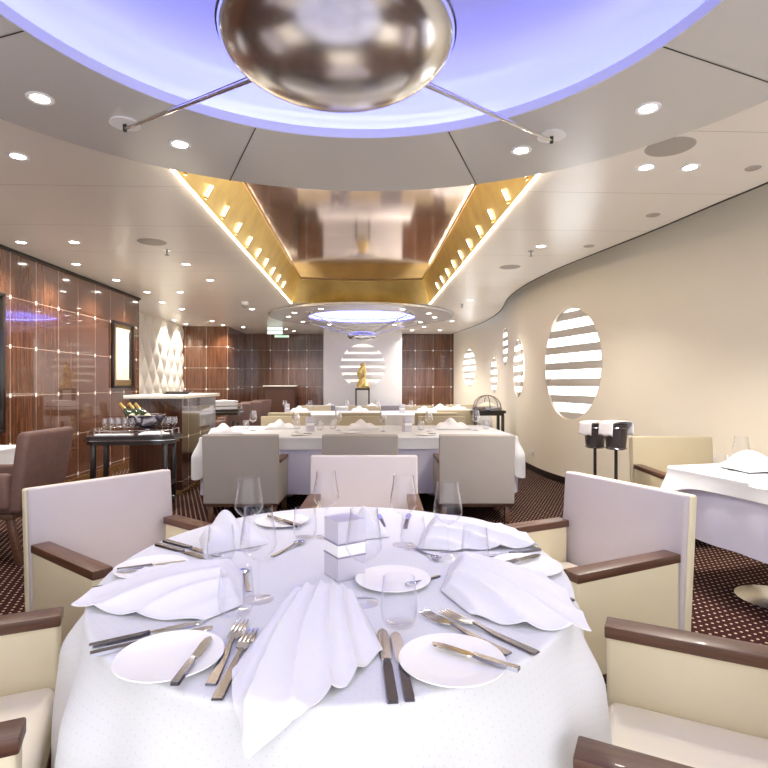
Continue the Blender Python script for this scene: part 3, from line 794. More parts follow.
def rect_table(x, y, w, d, rz, label, what, over_drop, under_drop, umat, corner=.25, legs='pedestal', peds=((0, 0),)):
    bd, loc = rect_bd(x, y, w, d, rz)
    t = thing('dining_table', label, 'table', (x, y, 0), rz)
    b = NB(); box(b, (0, 0, .722), (w-.03, d-.03, .03), .004); obj('tabletop', b, M['ebony'], t)
    for ax, ay in peds:
        b = NB(); lathe(b, [(0, .02), (.045, .02), (.04, .1), (.04, .70), (0, .70)], 20, c=(ax, ay, 0)); obj('pedestal', b, M['ebony'], t)
        b = NB(); lathe(b, [(0, 0), (.22, 0), (.22, .008), (.1, .02), (0, .026)], 40, c=(ax, ay, 0)); obj('base', b, M['steel'], t)
    def cprox(i):
        lx, ly = loc[i][0], loc[i][1]
        e = math.hypot(w/2-abs(lx), d/2-abs(ly)); return math.exp(-(e/.16)**2)
    n = len(bd)
    ubd, _ = rect_bd(x, y, w-.02, d-.02, rz)
    n2 = len(ubd)
    if under_drop: cloth('undercloth', umat, ubd, TZ-.004, lambda i: under_drop, lambda i, d_: (.008+.008*math.sin(i*.55))*ss(d_/.3), label='%s undercloth hanging below %s' % ('lilac' if umat is M['under'] else 'white', what))
    cloth('tablecloth', M['cloth'], bd, TZ, lambda i: over_drop+corner*cprox(i), lambda i, d_: (.016+.012*math.sin(i*.33)+.05*cprox(i))*ss(d_/.2), label='white tablecloth with hanging corners on %s' % what)
    return t
x2, y2 = c2w(-.27, 6.3)
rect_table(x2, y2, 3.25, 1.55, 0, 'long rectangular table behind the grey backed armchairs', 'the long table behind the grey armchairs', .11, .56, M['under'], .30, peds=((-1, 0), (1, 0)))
x3, y3 = c2w(-.35, 10.25)
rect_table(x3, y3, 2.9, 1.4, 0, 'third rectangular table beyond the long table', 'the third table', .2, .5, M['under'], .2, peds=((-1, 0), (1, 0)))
x4, y4 = c2w(-.45, 13.0)
x4b = x4
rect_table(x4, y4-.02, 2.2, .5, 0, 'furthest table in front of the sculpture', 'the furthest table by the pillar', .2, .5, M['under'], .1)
x5, y5 = c2w(1.68, 11.2)
rect_table(x5, y5, .8, .9, 0, 'small corner table past the chafing trolley', 'the small corner table', .2, .45, M['underw'], .2)
# side table by the wall (measured from its far left corner)
ca = Vector((*c2w(1.86, 3.60), 0)); dl = Vector((*cdir(.256, -.967), 0)); df = Vector((*cdir(.967, .256), 0))
sc = ca+dl*.62+df*.39
rz5 = math.atan2(df.y, df.x)
rect_table(sc.x, sc.y, .78, 1.24, rz5, 'side table with round steel base by the window wall', 'the side table at the right edge', .09, .40, M['under'], .07, peds=((.0, .16),))
sx_, sy_ = c2w(-3.33, 4.35)
rect_table(XL+.33, sy_, .58, .95, 0, 'small table against the veneer wall by the brown chair', 'the small table by the veneer wall', .18, .0, M['underw'], .08)

# ------------------------------------------------------------------ tableware
def make_wine(label, group):
    t = thing('wine_glass', label, 'glass', group=group)
    b = NB(); lathe(b, [(0, .008), (.006, .007), (.02, .003), (.036, .0012), (.038, .0005), (.036, 0), (0, 0)], 40); obj('foot', b, M['glass'], t)
    b = NB(); lathe(b, [(.006, .006), (.0036, .015), (.0034, .06), (.0038, .092), (.007, .100)], 16); obj('stem', b, M['glass'], t)
    b = NB(); lathe(b, [(0, .099), (.007, .100), (.022, .108), (.036, .120), (.0445, .134), (.0455, .140), (.0435, .155), (.039, .185), (.0345, .212), (.033, .232), (.0342, .2325), (.0352, .212), (.040, .185), (.0447, .155)], 48); obj('bowl', b, M['glass'], t, angle=50)
    return t
def make_tumbler(label, group):
    b = NB(); lathe(b, [(0, .004), (.028, .004), (.034, .008), (.0385, .02), (.0405, .04), (.038, .075), (.0345, .105), (.0355, .1055), (.0392, .075), (.0418, .04), (.0398, .018), (.034, .001), (.02, 0), (0, 0)], 48)
    o = obj('tumbler', b, M['glass'], angle=50); return tag(o, label, 'glass', group)
def make_plate(label, group, r=.103):
    b = NB(); lathe(b, [(0, .003), (r*.62, .003), (r*.72, .006), (r*.97, .0095), (r, .0105), (r*.99, .0125), (r*.96, .0120), (r*.70, .0075), (r*.6, .006), (0, .006)], 72)
    o = obj('bread_plate', b, M['china'], angle=50); return tag(o, label, 'plate', group)
def strip(b, st, th, y0=0):
    """st: list of (y, halfwidth, z)"""
    rings = []
    for y, w, z in st: rings.append([b.verts.new(p) for p in ((-w, y, z), (w, y, z), (w*.85, y, z+th), (-w*.85, y, z+th))])
    for A_, B_ in zip(rings, rings[1:]):
        for k in range(4): b.faces.new((A_[k], A_[(k+1) % 4], B_[(k+1) % 4], B_[k]))
    b.faces.new(rings[0][::-1]); b.faces.new(rings[-1])
def make_knife(label, group, L=.23, short=False):
    t = thing('table_knife' if not short else 'butter_knife', label, 'knife', group=group)
    b = NB(); strip(b, [(-L/2, .0075, 0), (-L/2+.004, .009, 0), (-.02, .0085, 0), (-.005, .006, .001), (0, .005, .0015)], .0065); obj('handle', b, M['silverdark'], t)
    b = NB(); strip(b, [(0, .006, .002), (.01, .010, .002), (L/2-.03, .0115, .002), (L/2-.01, .009, .002), (L/2-.002, .004, .002), (L/2, .001, .002)], .0018); obj('blade', b, M['silver'], t)
    return t
def make_fork(label, group, L=.205):
    t = thing('table_fork', label, 'fork', group=group)
    b = NB(); strip(b, [(-L/2, .008, 0), (-L/2+.004, .009, 0), (-.02, .0065, .002), (.01, .004, .006), (.028, .0045, .008)], .004); obj('handle', b, M['silverdark'], t)
    b = NB(); strip(b, [(.026, .004, .008), (.036, .011, .007), (.05, .0125, .005), (.056, .0125, .0045)], .0022)
    for k in range(4):
        x = -.0103+.00687*k
        st = [(.055, .0020, .0045), (.08, .0019, .003), (L/2-.003, .0015, .006), (L/2, .0007, .0075)]
        rings = []
        for y, w, z in st: rings.append([b.verts.new(p) for p in ((x-w, y, z), (x+w, y, z), (x+w, y, z+.002), (x-w, y, z+.002))])
        for A_, B_ in zip(rings, rings[1:]):
            for q in range(4): b.faces.new((A_[q], A_[(q+1) % 4], B_[(q+1) % 4], B_[q]))
        b.faces.new(rings[-1])
    obj('tines', b, M['silver'], t)
    return t
def make_spoon(label, group, L=.18):
    t = thing('dessert_spoon', label, 'spoon', group=group)
    b = NB(); strip(b, [(-L/2, .007, 0), (-L/2+.004, .008, 0), (-.0, .0045, .003), (.032, .003, .007), (.042, .004, .008)], .0035); obj('handle', b, M['silverdark'], t)
    b = NB()
    def f(u, v):
        a = 2*PI*u; r = v; x = .018*r*math.cos(a); y = .066+.027*r*math.sin(a); return (x, y, .002+.008*r*r)
    grid(b, 24, 6, f, .0015); bmesh.ops.remove_doubles(b, verts=b.verts[:], dist=1e-5); obj('spoon_bowl', b, M['silver'], t)
    return t
PR = {}
def lay(kind, p0, p1, label, group, z=TZ+.001, z2=None):
    """handle end p0, tip p1 (picture points on the table plane)"""
    a = Vector(P(*p0, z)); c = Vector(P(*p1, z2 or z)); d = c-a; mid = (a+c)/2; L = d.length
    mk = {'knife': (make_knife, .23), 'butter': (lambda l, g: make_knife(l, g, .19, True), .19), 'fork': (make_fork, .205), 'spoon': (make_spoon, .18)}[kind]
    rz = math.atan2(d.y, d.x)-PI/2; s = max(.75, min(1.25, L/mk[1]))
    if kind not in PR:
        o = mk[0](label, group); PR[kind] = o; o.location = (mid.x, mid.y, z); o.rotation_euler.z = rz
    else: o = dup(PR[kind], (mid.x, mid.y, z), rz, label, group)
    o.scale = (s, s, 1)
    if z2:
        o.rotation_euler = (math.atan2(z2-z, L), 0, rz); o.location.z = (z+z2)/2
    return o
KG = 'table knives on the near table'; FG = 'forks on the near table'; BG = 'butter knives on the near table'; SG = 'spoons on the near table'
lay('knife', (89, 648), (205, 622), 'upper knife of the parallel pair beside the lower left bread plate', KG)
lay('knife', (90, 656), (213, 628), 'lower knife of the parallel pair beside the lower left bread plate', KG)
lay('fork', (210, 687), (243, 622), 'fork nearest the lower left bread plate', FG)
lay('fork', (215, 704), (253, 630), 'fork lying against the large central napkin', FG)
lay('knife', (393, 704), (382, 630), 'knife nearest the central napkin at the front edge', KG)
lay('knife', (410, 702), (395, 633), 'knife touching the lower right bread plate', KG)
lay('fork', (509, 655), (423, 614), 'fork nearer the butter knife by the lower right plate', FG)
lay('fork', (541, 656), (440, 612), 'fork nearer the right napkin above lower right plate', FG)
lay('fork', (570, 600), (528, 584), 'pair end of fork protruding under the right napkin edge', FG)
lay('knife', (157, 545), (212, 560), 'knife lying behind the left bread plate', KG)
lay('knife', (163, 541), (222, 557), 'second knife lying behind the left bread plate', KG)
lay('spoon', (272, 557), (303, 543), 'spoon to the right of the tall left wine glass', SG)
lay('spoon', (249, 592), (243, 572), 'small spoon seen through the front left tumbler', SG)
lay('spoon', (415, 549), (440, 562), 'spoon before the back right napkin roll', SG)
lay('spoon', (437, 577), (409, 588), 'spoon handle poking out beside the right napkin roll', SG)
lay('knife', (384, 527), (379, 515), 'knife by the back setting, near the lamp cube', KG)
lay('knife', (405, 529), (409, 514), 'knife seen behind the twin wine glasses', KG)
lay('knife', (540, 550), (478, 558), 'knife lying behind the right bread plate', KG)
lay('fork', (98, 588), (150, 581), 'fork with only its handle tip showing at the left table edge', FG)

def plate(px, py, label, first=[None], r=1):
    x, y = P(px, py, TZ)
    if first[0] is None:
        first[0] = make_plate(label, 'bread plates on the near table'); first[0].location = (x, y, TZ+.0005); return first[0]
    return dup(first[0], (x, y, TZ+.0005), 0, label, 'bread plates on the near table')
pl1 = plate(170, 660, 'white bread plate at lower left with a knife across it')
plate(452, 664, 'white bread plate at lower right with a butter knife on it')
plate(526, 568, 'white bread plate by the right rear armchair')
plate(152, 570, 'white bread plate by the left rear armchair')
plate(282, 523, 'white bread plate at the back left of the round table')
plate(393, 582, 'white plate behind the front centre tumbler')
lay('butter', (174, 686), (210, 638), 'butter knife resting on the lower left bread plate', BG, z=TZ+.0135)
lay('butter', (519, 671), (432, 644), 'butter knife resting on the lower right bread plate', BG, z=TZ+.0135)
lay('butter', (492, 568), (540, 555), 'butter knife resting on the right bread plate', BG, z=TZ+.0135)
lay('butter', (117, 571), (186, 562), 'butter knife resting on the left bread plate', BG, z=TZ+.0135)
lay('butter', (300, 527), (268, 516), 'butter knife resting on the back left bread plate', BG, z=TZ+.0135)

wg = 'wine glasses on the near table'; tg_ = 'tumblers on the near table'
FGm = {}
def far_glass(ob):
    k = ob.data.name
    if k not in FGm:
        d = ob.data.copy(); d.materials.clear(); d.materials.append(M['glass2']); FGm[k] = d
    ob.data = FGm[k]
wine0 = None
def wine(px, py, label, group=wg, z=TZ, s=None, Z=None):
    global wine0
    x, y = P(px, py, z) if Z is None else D(px, Z)
    if wine0 is None:
        wine0 = make_wine(label, group); wine0.location = (x, y, z+.0008); o = wine0
    else: o = dup(wine0, (x, y, z+.0008), random.random()*6, label, group, s)
    if Z is not None:
        for ch in o.children: far_glass(ch)
    return o
wine(258.5, 600, 'wine glass in front of the left napkin and tumbler')
wine(249, 549, 'wine glass standing furthest left at the back')
wine(326, 537, 'wine glass behind the cube lamp on its left')
wine(364, 603, 'wine glass right in front of the cube lamp')
wine(403.5, 545, 'wine glass of the twin pair right of cube lamp, taller looking')
wine(408, 557, 'wine glass of the twin pair right of cube lamp, nearer one') if False else None
wine(448, 556, 'wine glass rising behind the right napkin rolls')
tum0 = make_tumbler('tumbler at front left over the spoon', tg_); x, y = P(236, 614); tum0.location = (x, y, TZ+.0008)
def tum(px, py, label, group=tg_, Z=None):
    x, y = P(px, py, TZ) if Z is None else D(px, Z)
    o = dup(tum0, (x, y, TZ+.0008), 0, label, group)
    if Z is not None: far_glass(o)
    return o
tum(399, 624, 'tumbler at front centre above the two knives')
tum(221, 560, 'tumbler in front of the left rear napkin')
tum(305, 538, 'tumbler beside the back wine glass, left of cube lamp')
tum(475, 562, 'tumbler between the two right napkins')
tum(413, 549, 'tumbler next to the wine glass right of cube lamp')

# cube lamp
def make_cube(label, group):
    t = thing('cube_lamp', label, 'lamp', group=group)
    w = .088
    for z0, z1, m, nm in ((0, .062, M['cube'], 'lower_block'), (.062, .066, M['band'], 'band'), (.066, .098, M['cubemid'], 'middle_block'), (.098, .102, M['band'], 'band'), (.102, .163, M['cube'], 'upper_block')):
        b = NB(); box(b, (0, 0, (z0+z1)/2), (w-(.002 if nm != 'band' else 0), w-(.002 if nm != 'band' else 0), z1-z0), .0012 if nm != 'band' else 0, 1); obj(nm, b, m, t, smooth=False)
    return t
cube0 = make_cube('pale cube table lamp with two mauve bands at the centre of near table', 'cube lamps on the tables')
fc = Vector(P(338, 583)); 
rzc = math.radians(-24)
# local corner (-w/2,-w/2) is the near one
loc_ = Vector((-.044, -.044)); rr = Matrix.Rotation(PI/2*0+math.radians(30), 2)
cube0.rotation_euler.z = math.radians(30); q = rr @ Vector((-.044, -.044)); cube0.location = (fc.x-q.x, fc.y-q.y, TZ+.0008)

# napkins
def napkin(name, apx, edge, h0, label, group, pleats=6, h1=.012, amp=.010, hang=.05):
    """apx: (pxA, pxB) two picture points of the rolled end; edge: picture points of the fanned edge"""
    A0 = Vector(P(*apx[0])); A1 = Vector(P(*apx[1])); E = [Vector(P(*e)) for e in edge]
    seg = [0]
    for p, q in zip(E, E[1:]): seg.append(seg[-1]+(q-p).length)
    def ev(s):
        d = s*seg[-1]
        for k in range(len(E)-1):
            if d <= seg[k+1] or k == len(E)-2:
                t = (d-seg[k])/(seg[k+1]-seg[k]+1e-9); return E[k].lerp(E[k+1], min(1, t))
    C = Vector((TX, TY))
    org = (A0+A1)/2
    def f(u, v):
        a = A0.lerp(A1, u); e = ev(u); p = a.lerp(e, v)
        arch = math.sin(PI*u)**.7
        taper = min(1, 6*u*(1-u)*2)
        h = (h0*ss(v/.16)*(1-v)**1.3*1.25+h1*math.sin(PI*min(1, v*1.1))*.9)*arch
        h += amp*(.35+.65*v)*(1-.35*v)*taper*(1-abs(math.sin(PI*pleats*u+.8*math.sin(3*v)+.4*math.sin(9*u)))**.8)
        h += .002
        r = (p-C); rl = r.length; z = TZ+.004+h
        lim = erad(math.atan2(r.y, r.x))+.012+hang
        if rl > lim:
            ex = rl-lim; n = r.normalized(); out = lim+.030*ss(ex/.1)+h*.6
            p = C+n*out; z = TZ+.004+h*max(0, 1-ex*20)-ex*.95
        return (p.x-org.x, p.y-org.y, z-TZ)
    b = NB(); grid(b, 72, 40, f, .0022)
    o = obj(name, b, M['napkin'], None, (org.x, org.y, TZ), angle=70)
    return tag(o, label, 'napkin', group)
NG = 'folded white napkins on the near table'
napkin('napkin', ((296, 592), (352, 592)), [(232, 672), (232, 700), (238, 736), (300, 716), (345, 690), (383, 652)], .035, 'large fanned napkin hanging over the front table edge', NG, 6, .02, .028, 0)
napkin('napkin', ((243, 572), (243, 606)), [(185, 562), (120, 580), (70, 607), (120, 617), (165, 622), (205, 622)], .05, 'fanned napkin pointing to the left table edge', NG, 5, .018, .020)
napkin('napkin', ((452, 564), (441, 592)), [(520, 569), (560, 588), (592, 634), (540, 632), (500, 626), (470, 616)], .05, 'fanned napkin with rolled end pointing to the lower right', NG, 6, .02, .026)
napkin('napkin', ((424, 530), (418, 550)), [(470, 526), (515, 530), (541, 549), (510, 550), (480, 551), (455, 552)], .06, 'fanned napkin with rolled end at back right', NG, 5, .02, .026)
# far table settings
def mk_napkin_mound():
    b = NB()
    def f(u, v):
        x = (u-.5)*.34; y = (v-.5)*.26
        e = max(0, math.sin(PI*u))**.6*max(0, math.sin(PI*v))**.6
        return (x*(1-.25*v), y+.05*x, .004+e*(.05*(1-.5*u)+.012*math.sin(14*u+3*v)+.012))
    grid(b, 36, 20, f, .003); return obj('napkin', b, M['napkin'], angle=70)
nap0 = None
def nap(px, Z, label, group, rz=0, s=1, z=TZ):
    global nap0
    x, y = D(px, Z)
    if nap0 is None: nap0 = mk_napkin_mound(); o = nap0; tag(o, label, 'napkin', group); o.location = (x, y, z+.002); o.rotation_euler.z = rz
    else: o = dup(nap0, (x, y, z+.002), rz, label, group, s); o.scale = (s*1.1, s*1.1, s*1.7)
    return o
for (px, py, lb, sc_, rz_) in ((229, 543, 'rounded napkin roll behind the left tumbler', (.62, .75, 1.7), .5), (366, 534, 'napkin roll standing behind the cube lamp', (.42, .55, 1.5), .2)):
    o = nap(0, 5, lb, NG, rz_); x, y = P(px, py); o.location = (x, y, TZ+.001); o.scale = sc_
g = 'napkins on the long table'
nap(281, 6.6, 'mounded napkin in front of the beige chair nearest the bar, long table', g, .1)
nap(362, 6.6, 'mounded napkin in the middle of the long table', g, .1)
nap(452, 6.6, 'mounded napkin on the long table nearest the chafing trolley', g, -.1, 1.15)
nap(225, 5.95, 'mounded napkin at the bar end of long table', g, .3)
g = 'wine glasses on the long table'
for px, Z, lb in ((253, 6.3, 'wine glass at the bar end of the long table'), (296, 6.1, 'wine glass before the first beige chair of long table'), (338, 6.3, 'wine glass left of middle on long table'), (383, 6.2, 'wine glass near the middle napkin of long table'), (429, 6.2, 'wine glass before the third beige chair of long table'), (476, 6.3, 'wine glass at the window end of long table, before trolley')):
    wine(px, 0, lb, g, TZ, None, Z)
g = 'tumblers on the long table'
for px, Z, lb in ((246, 6.5, 'tumbler at the bar end of the long table'), (320, 6.4, 'tumbler beside the first cube lamp of long table'), (333, 6.5, 'tumbler left of the middle on long table'), (421, 6.4, 'tumbler beside the second cube lamp of long table'), (486, 6.5, 'tumbler at the window end of the long table'), (297, 6.5, 'tumbler before first beige chair of long table')):
    tum(px, 0, lb, g, Z)
for px, Z, lb in ((310, 6.2, 'pale cube lamp on the long table, bar side'), (407, 6.2, 'pale cube lamp on the long table, window side'), (287, 10.3, 'distant cube lamp on third table, bar side'), (402, 10.1, 'distant cube lamp on third table, window side')):
    x, y = D(px, Z); dup(cube0, (x, y, TZ+.0008), .3, lb, 'cube lamps on the tables')
g = 'plates on the long table'
for px, Z, lb in ((300, 5.75, 'side plate on long table between first two grey chairs'), (350, 6.0, 'side plate on long table behind the middle grey chair'), (425, 5.75, 'side plate on long table between last two grey chairs')):
    x, y = D(px, Z); dup(pl1, (x, y, TZ+.0005), 0, lb, g)
for px, Z, lb in ((304, 5.7, 'butter knife on the long table plate, bar side'), (428, 5.7, 'butter knife on long table plate, window side')):
    x, y = D(px, Z); dup(PR['butter'], (x, y, TZ+.019), 1.1, lb, 'butter knives on the long table')
g = 'napkins on the third table'
for px, lb in ((300, 'distant napkin mound on the third table, bar side'), (360, 'distant napkin mound, middle of the third table'), (425, 'distant napkin mound, third table window side')): nap(px, 10.7, lb, g, 0)
g = 'wine glasses on the third table'
for px, lb in ((285, 'distant wine glass, bar end of third table'), (310, 'distant wine glass before the mauve chair'), (347, 'distant wine glass left of the sculpture axis'), (378, 'distant wine glass right of the sculpture axis'), (411, 'distant wine glass beside the window side cube lamp')): wine(px, 0, lb, g, TZ, None, 10.2)
g = 'napkins on the furthest table'
for px, lb in ((330, 'small napkin on the furthest table, near the left mauve chair'), (372, 'small napkin on the furthest table under the sculpture')): nap(px, 12.85, lb, g, 0, .8)
nap(441, 11.1, 'napkin mound on the small corner table, bigger', 'napkins on the corner table', .2, 1.2); nap(459, 11.35, 'napkin mound on the small corner table beside the wall', 'napkins on the corner table', -.4, 1)
wine(428, 0, 'distant wine glass on the small corner table', 'wine glasses on the corner table', TZ, None, 11.3) if False else None

# side table ware
x, y = P(741, 476); dup(wine0, (x, y, TZ+.001), 0, 'wine glass on the side table by the window wall', 'side table glasses')
x, y = P(721, 471); dup(tum0, (x, y, TZ+.001), 0, 'tumbler on the side table by the window wall', 'side table glasses')
x, y = P(752, 469.5); o = nap(0, 5, 'folded napkin on the side table plate', 'side table napkins', .2); o.location = (x, y, TZ+.009)
x, y = P(750, 470); dup(pl1, (x, y, TZ+.0008), 0, 'wide white plate under the side table napkin', 'side table plates', 1.5)
x, y = P(768, 489); dup(pl1, (x, y, TZ+.0008), 0, 'white bread plate at the right picture edge', 'side table plates', .8)

# ------------------------------------------------------------------ bar counter, trolleys and the rest of the left side
ct = thing('bar_counter', 'dark veneer bar counter with pale stone top beside the trolley', 'counter', (-2.1, 6.4, 0))
b = NB(); box(b, (-.30, .72, .56), (.60, 1.44, 1.12)); obj('counter_body', b, panel_mat('veneer_counter', 1, 0.24, .48, .16, dark=(.03,.01,.008), light=(.10,.04,.02), ci=1.4), ct, smooth=False)
b = NB(); box(b, (-.30, .72, 1.14), (.70, 1.54, .04), .006); obj('countertop', b, M['quilt'], ct)
b = NB(); box(b, (-.30, .72, .03), (.61, 1.45, .06)); obj('plinth', b, M['brass'], ct, smooth=False)
x, y = D(176, 6.9)
b = NB()
for k in range(3): box(b, (.02*k, .01*k, .006+.012*k), (.30, .21, .010), .002)
tag(obj('menu_stack', b, M['ebony'], None, (x, y, 1.1605), .2), 'low stack of dark menu folders on the bar counter', 'menus')

def make_trolley(name, label, x, y, rz, w=.86, d=.5, h=.76):
    t = thing(name, label, 'trolley', (x, y, 0), rz)
    def oct_(w, d, c=.09): return [(-w/2+c, -d/2), (w/2-c, -d/2), (w/2, -d/2+c), (w/2, d/2-c), (w/2-c, d/2), (-w/2+c, d/2), (-w/2, d/2-c), (-w/2, -d/2+c)]
    b = NB(); prism(b, oct_(w, d), h-.03, h); prism(b, oct_(w+.03, d+.03), h-.055, h-.03); prism(b, oct_(w-.02, d-.02), h-.09, h-.055); obj('top', b, M['ebony'], t, smooth=False)
    b = NB(); prism(b, oct_(w+.034, d+.034), h-.046, h-.040); obj('inlay', b, M['silver'], t, smooth=False)
    b = NB()
    rp = [(px_*.95, py_*.95, h+.055) for px_, py_ in oct_(w, d)]
    tube(b, rp, .006, 8, True)
    for p in rp: tube(b, [(p[0], p[1], h), p], .006, 8)
    obj('gallery_rail', b, M['silver'], t)
    for sx in (-1, 1):
        for sy in (-1, 1):
            b = NB(); box(b, (sx*(w/2-.08), sy*(d/2-.07), .37), (.045, .045, .60), .004); lg = obj('leg', b, M['ebony'], t)
            b = NB(); tube(b, [(sx*(w/2-.08)-.012, sy*(d/2-.07), .035), (sx*(w/2-.08)+.012, sy*(d/2-.07), .035)], .034, 16); obj('wheel', b, M['dark'], lg)
            b = NB(); box(b, (sx*(w/2-.08), sy*(d/2-.07), .062), (.03, .045, .03), .003); obj('caster_fork', b, M['silver'], lg)
    b = NB(); prism(b, oct_(w-.1, d-.08, .05), .22, .245); obj('shelf', b, M['ebony'], t, smooth=False)
    return t, h
tx, ty = D(135, 5.75)
make_trolley('drinks_trolley', 'black lacquer drinks trolley with silver rail beside the bar counter', tx, ty, .10)
def tr(lx, ly): 
    c, s = math.cos(.10), math.sin(.10); return tx+lx*c-ly*s, ty+lx*s+ly*c
def make_flute(label, group):
    t = thing('wine_glass', label, 'glass', group=group)
    b = NB(); lathe(b, [(0, .004), (.03, .001), (.031, 0), (0, 0)], 20); obj('foot', b, M['glass2'], t)
    b = NB(); lathe(b, [(.003, .003), (.003, .08)], 8); obj('stem', b, M['glass2'], t)
    b = NB(); lathe(b, [(0, .079), (.02, .085), (.032, .11), (.034, .13), (.029, .175), (.030, .175), (.035, .13), (.033, .11)], 24); obj('bowl', b, M['glass2'], t)
    return t
fl = None
for k in range(14):
    if k < 10: lx, ly = -.27+.068*(k % 5)+.02*(k//5), -.09+.10*(k//5)
    else: lx, ly = .19+.06*(k-10), .10+.02*((k-10) % 2)
    lb = 'small wine glass in the cluster on the drinks trolley' if k < 10 else 'small wine glass on the trolley behind the silver bowl'
    x, y = tr(lx, ly)
    if fl is None: fl = make_flute(lb, 'glasses on the trolley'); fl.location = (x, y, .7608)
    else: dup(fl, (x, y, .7608), 0, lb, 'glasses on the trolley')
x, y = tr(.10, .06)
t = thing('champagne_bowl', 'wide silver champagne bowl on the drinks trolley', 'bowl', (x, y, .7605))
b = NB(); lathe(b, [(0, .012), (.07, .012), (.075, 0), (.08, 0), (.075, .02), (.03, .035), (.028, .05), (.10, .08), (.16, .14), (.185, .20), (.19, .20), (.166, .14), (.12, .09), (0, .07)], 40); obj('bowl', b, M['silverdark'], t)
b = NB(); tube(b, [(.19*math.cos(2*PI*i/40), .19*math.sin(2*PI*i/40), .20) for i in range(40)], .005, 6, True); obj('rim', b, M['silver'], t)
GBt = 'champagne bottles leaning in the silver bowl'
def make_bottle(label):
    t = thing('champagne_bottle', label, 'bottle', group=GBt)
    b = NB(); lathe(b, [(0, 0), (.040, .0), (.044, .006), (.044, .15), (.036, .19), (.018, .23), (.016, .25), (0, .25)], 24); obj('bottle_body', b, M['bottle'], t)
    b = NB(); lathe(b, [(.0185, .215), (.018, .235), (.0165, .29), (.018, .295), (.017, .31), (0, .31)], 20); obj('foil', b, M['foil'], t)
    b = NB(); lathe(b, [(.0447, .05), (.0447, .13)], 24); obj('bottle_label', b, M['bottlelabel'], t)
    return t
bt = make_bottle('champagne bottle leaning furthest left in the silver bowl')
for k, (lx, ly, lb) in enumerate(((-.02, .07, 0), (.065, .09, 'champagne bottle leaning in the middle of the silver bowl'), (.14, .05, 'champagne bottle leaning nearest the bar counter in the silver bowl'))):
    x, y = tr(lx, ly); o = bt if k == 0 else dup(bt, (0, 0, 0), 0, lb, GBt)
    o.location = (x+.03, y, .855); o.rotation_euler = (-.15, -.75, 0)
x, y = tr(-.15, -.17)
b = NB(); box(b, (0, 0, .008), (.36, .09, .016), .005); tag(obj('folded_towel', b, M['towel'], None, (x, y, .7605), .10), 'folded white towel along the front of the trolley', 'towel')
x, y = tr(.22, -.10)
b = NB()
grid(b, 30, 20, lambda u, v: ((u-.5)*.30, (v-.5)*.16, .012+.035*abs(math.sin(PI*u))*abs(math.sin(PI*v))+.006*math.sin(12*u)*math.sin(PI*v)), .008)
tag(obj('folded_towel', b, M['towel'], None, (x, y, .7605), .35), 'crumpled white napkin cloth on the right of the trolley', 'towel')
x, y = tr(.12, .0)
b = NB(); box(b, (0, 0, .02), (.30, .22, .04), .01); tag(obj('folded_towel', b, M['towel'], None, (x, y, .2455), .1), 'white linen stack on the lower trolley shelf', 'towel')

x, y = D(221, 8.9)
make_trolley('service_trolley', 'dark service trolley beyond the bar counter', x, y, .5, .62, .45, .88)
b = NB()
for k in range(4): grid(b, 20, 12, lambda u, v: ((u-.5)*.42+.01*k, (v-.5)*.3, .03+k*.035+.012*math.sin(PI*u)*math.sin(PI*v)+.003*math.sin(15*u)), .028)
tag(obj('linen_stack', b, M['towel'], None, (x, y, .8815), .5), 'pile of folded white linen on the service trolley', 'linen')

# sideboard at the back wall
x, y = D(281, 14.6)
t = thing('sideboard', 'dark sideboard with pale top against the back wall', 'sideboard', (x, y, 0))
b = NB(); box(b, (0, 0, .61), (.78, .40, 1.22)); obj('cabinet', b, M['wood'], t, smooth=False)
b = NB(); box(b, (0, -.01, 1.235), (.88, .46, .035), .005); obj('top', b, M['quilt'], t)

# sculpture on black stand
sx, sy = D(362.5, 13.5)
t = thing('plinth', 'black stand under the gold sculpture', 'stand', (sx, sy, 0))
b = NB(); box(b, (0, 0, 1.165), (.36, .16, .05), .004); obj('top', b, M['ebony'], t)
for s in (-1, 1):
    b = NB(); box(b, (s*.16, 0, .57), (.04, .14, 1.14), .003); obj('leg', b, M['ebony'], t)
b = NB()
for s in (-1, 1):
    pts = []; rad = []
    for k in range(25):
        q = k/24; z = .02+q*.60
        pts.append((s*(.085-.045*q)*math.cos(q*5.5)+.01*math.sin(9*q), .03*s*math.sin(q*5.5), z)); rad.append(.078-.034*q+.014*math.sin(q*11+s))
    tube(b, pts, rad, 14)
box(b, (0, 0, .012), (.22, .10, .024), .004)
tag(obj('sculpture', b, M['gold'], None, (sx, sy, 1.191)), 'tall twisted gold sculpture in front of the white pillar', 'sculpture')

# chafing trolley
x, y = D(487, 9.7)
t = thing('chafing_trolley', 'dark wooden trolley carrying a glass dome by the far wall', 'trolley', (x, y, 0))
b = NB(); box(b, (0, 0, .80), (.58, .42, .05), .008); box(b, (0, 0, .76), (.52, .38, .05), .004); obj('top', b, M['ebony'], t)
for sx in (-1, 1):
    for sy in (-1, 1):
        b = NB(); box(b, (sx*.24, sy*.16, .37), (.05, .05, .74), .005); obj('leg', b, M['ebony'], t)
b = NB(); box(b, (0, 0, .25), (.46, .30, .025), .004); obj('shelf', b, M['ebony'], t)
t = thing('roll_top_dome', 'clear roll top dome with dark ribs on the chafing trolley', 'dome', (x, y, .826))
b = NB(); lathe(b, [(.25*math.cos(PI/2*i/12), .05+.21*math.sin(PI/2*i/12)) for i in range(12)]+[(0, .26)], 40); obj('dome_cover', b, M['darkglass'], t)
b = NB(); lathe(b, [(0, 0), (.26, 0), (.265, .03), (.255, .052), (.245, .05), (0, .03)], 40); obj('tray', b, M['silverdark'], t)
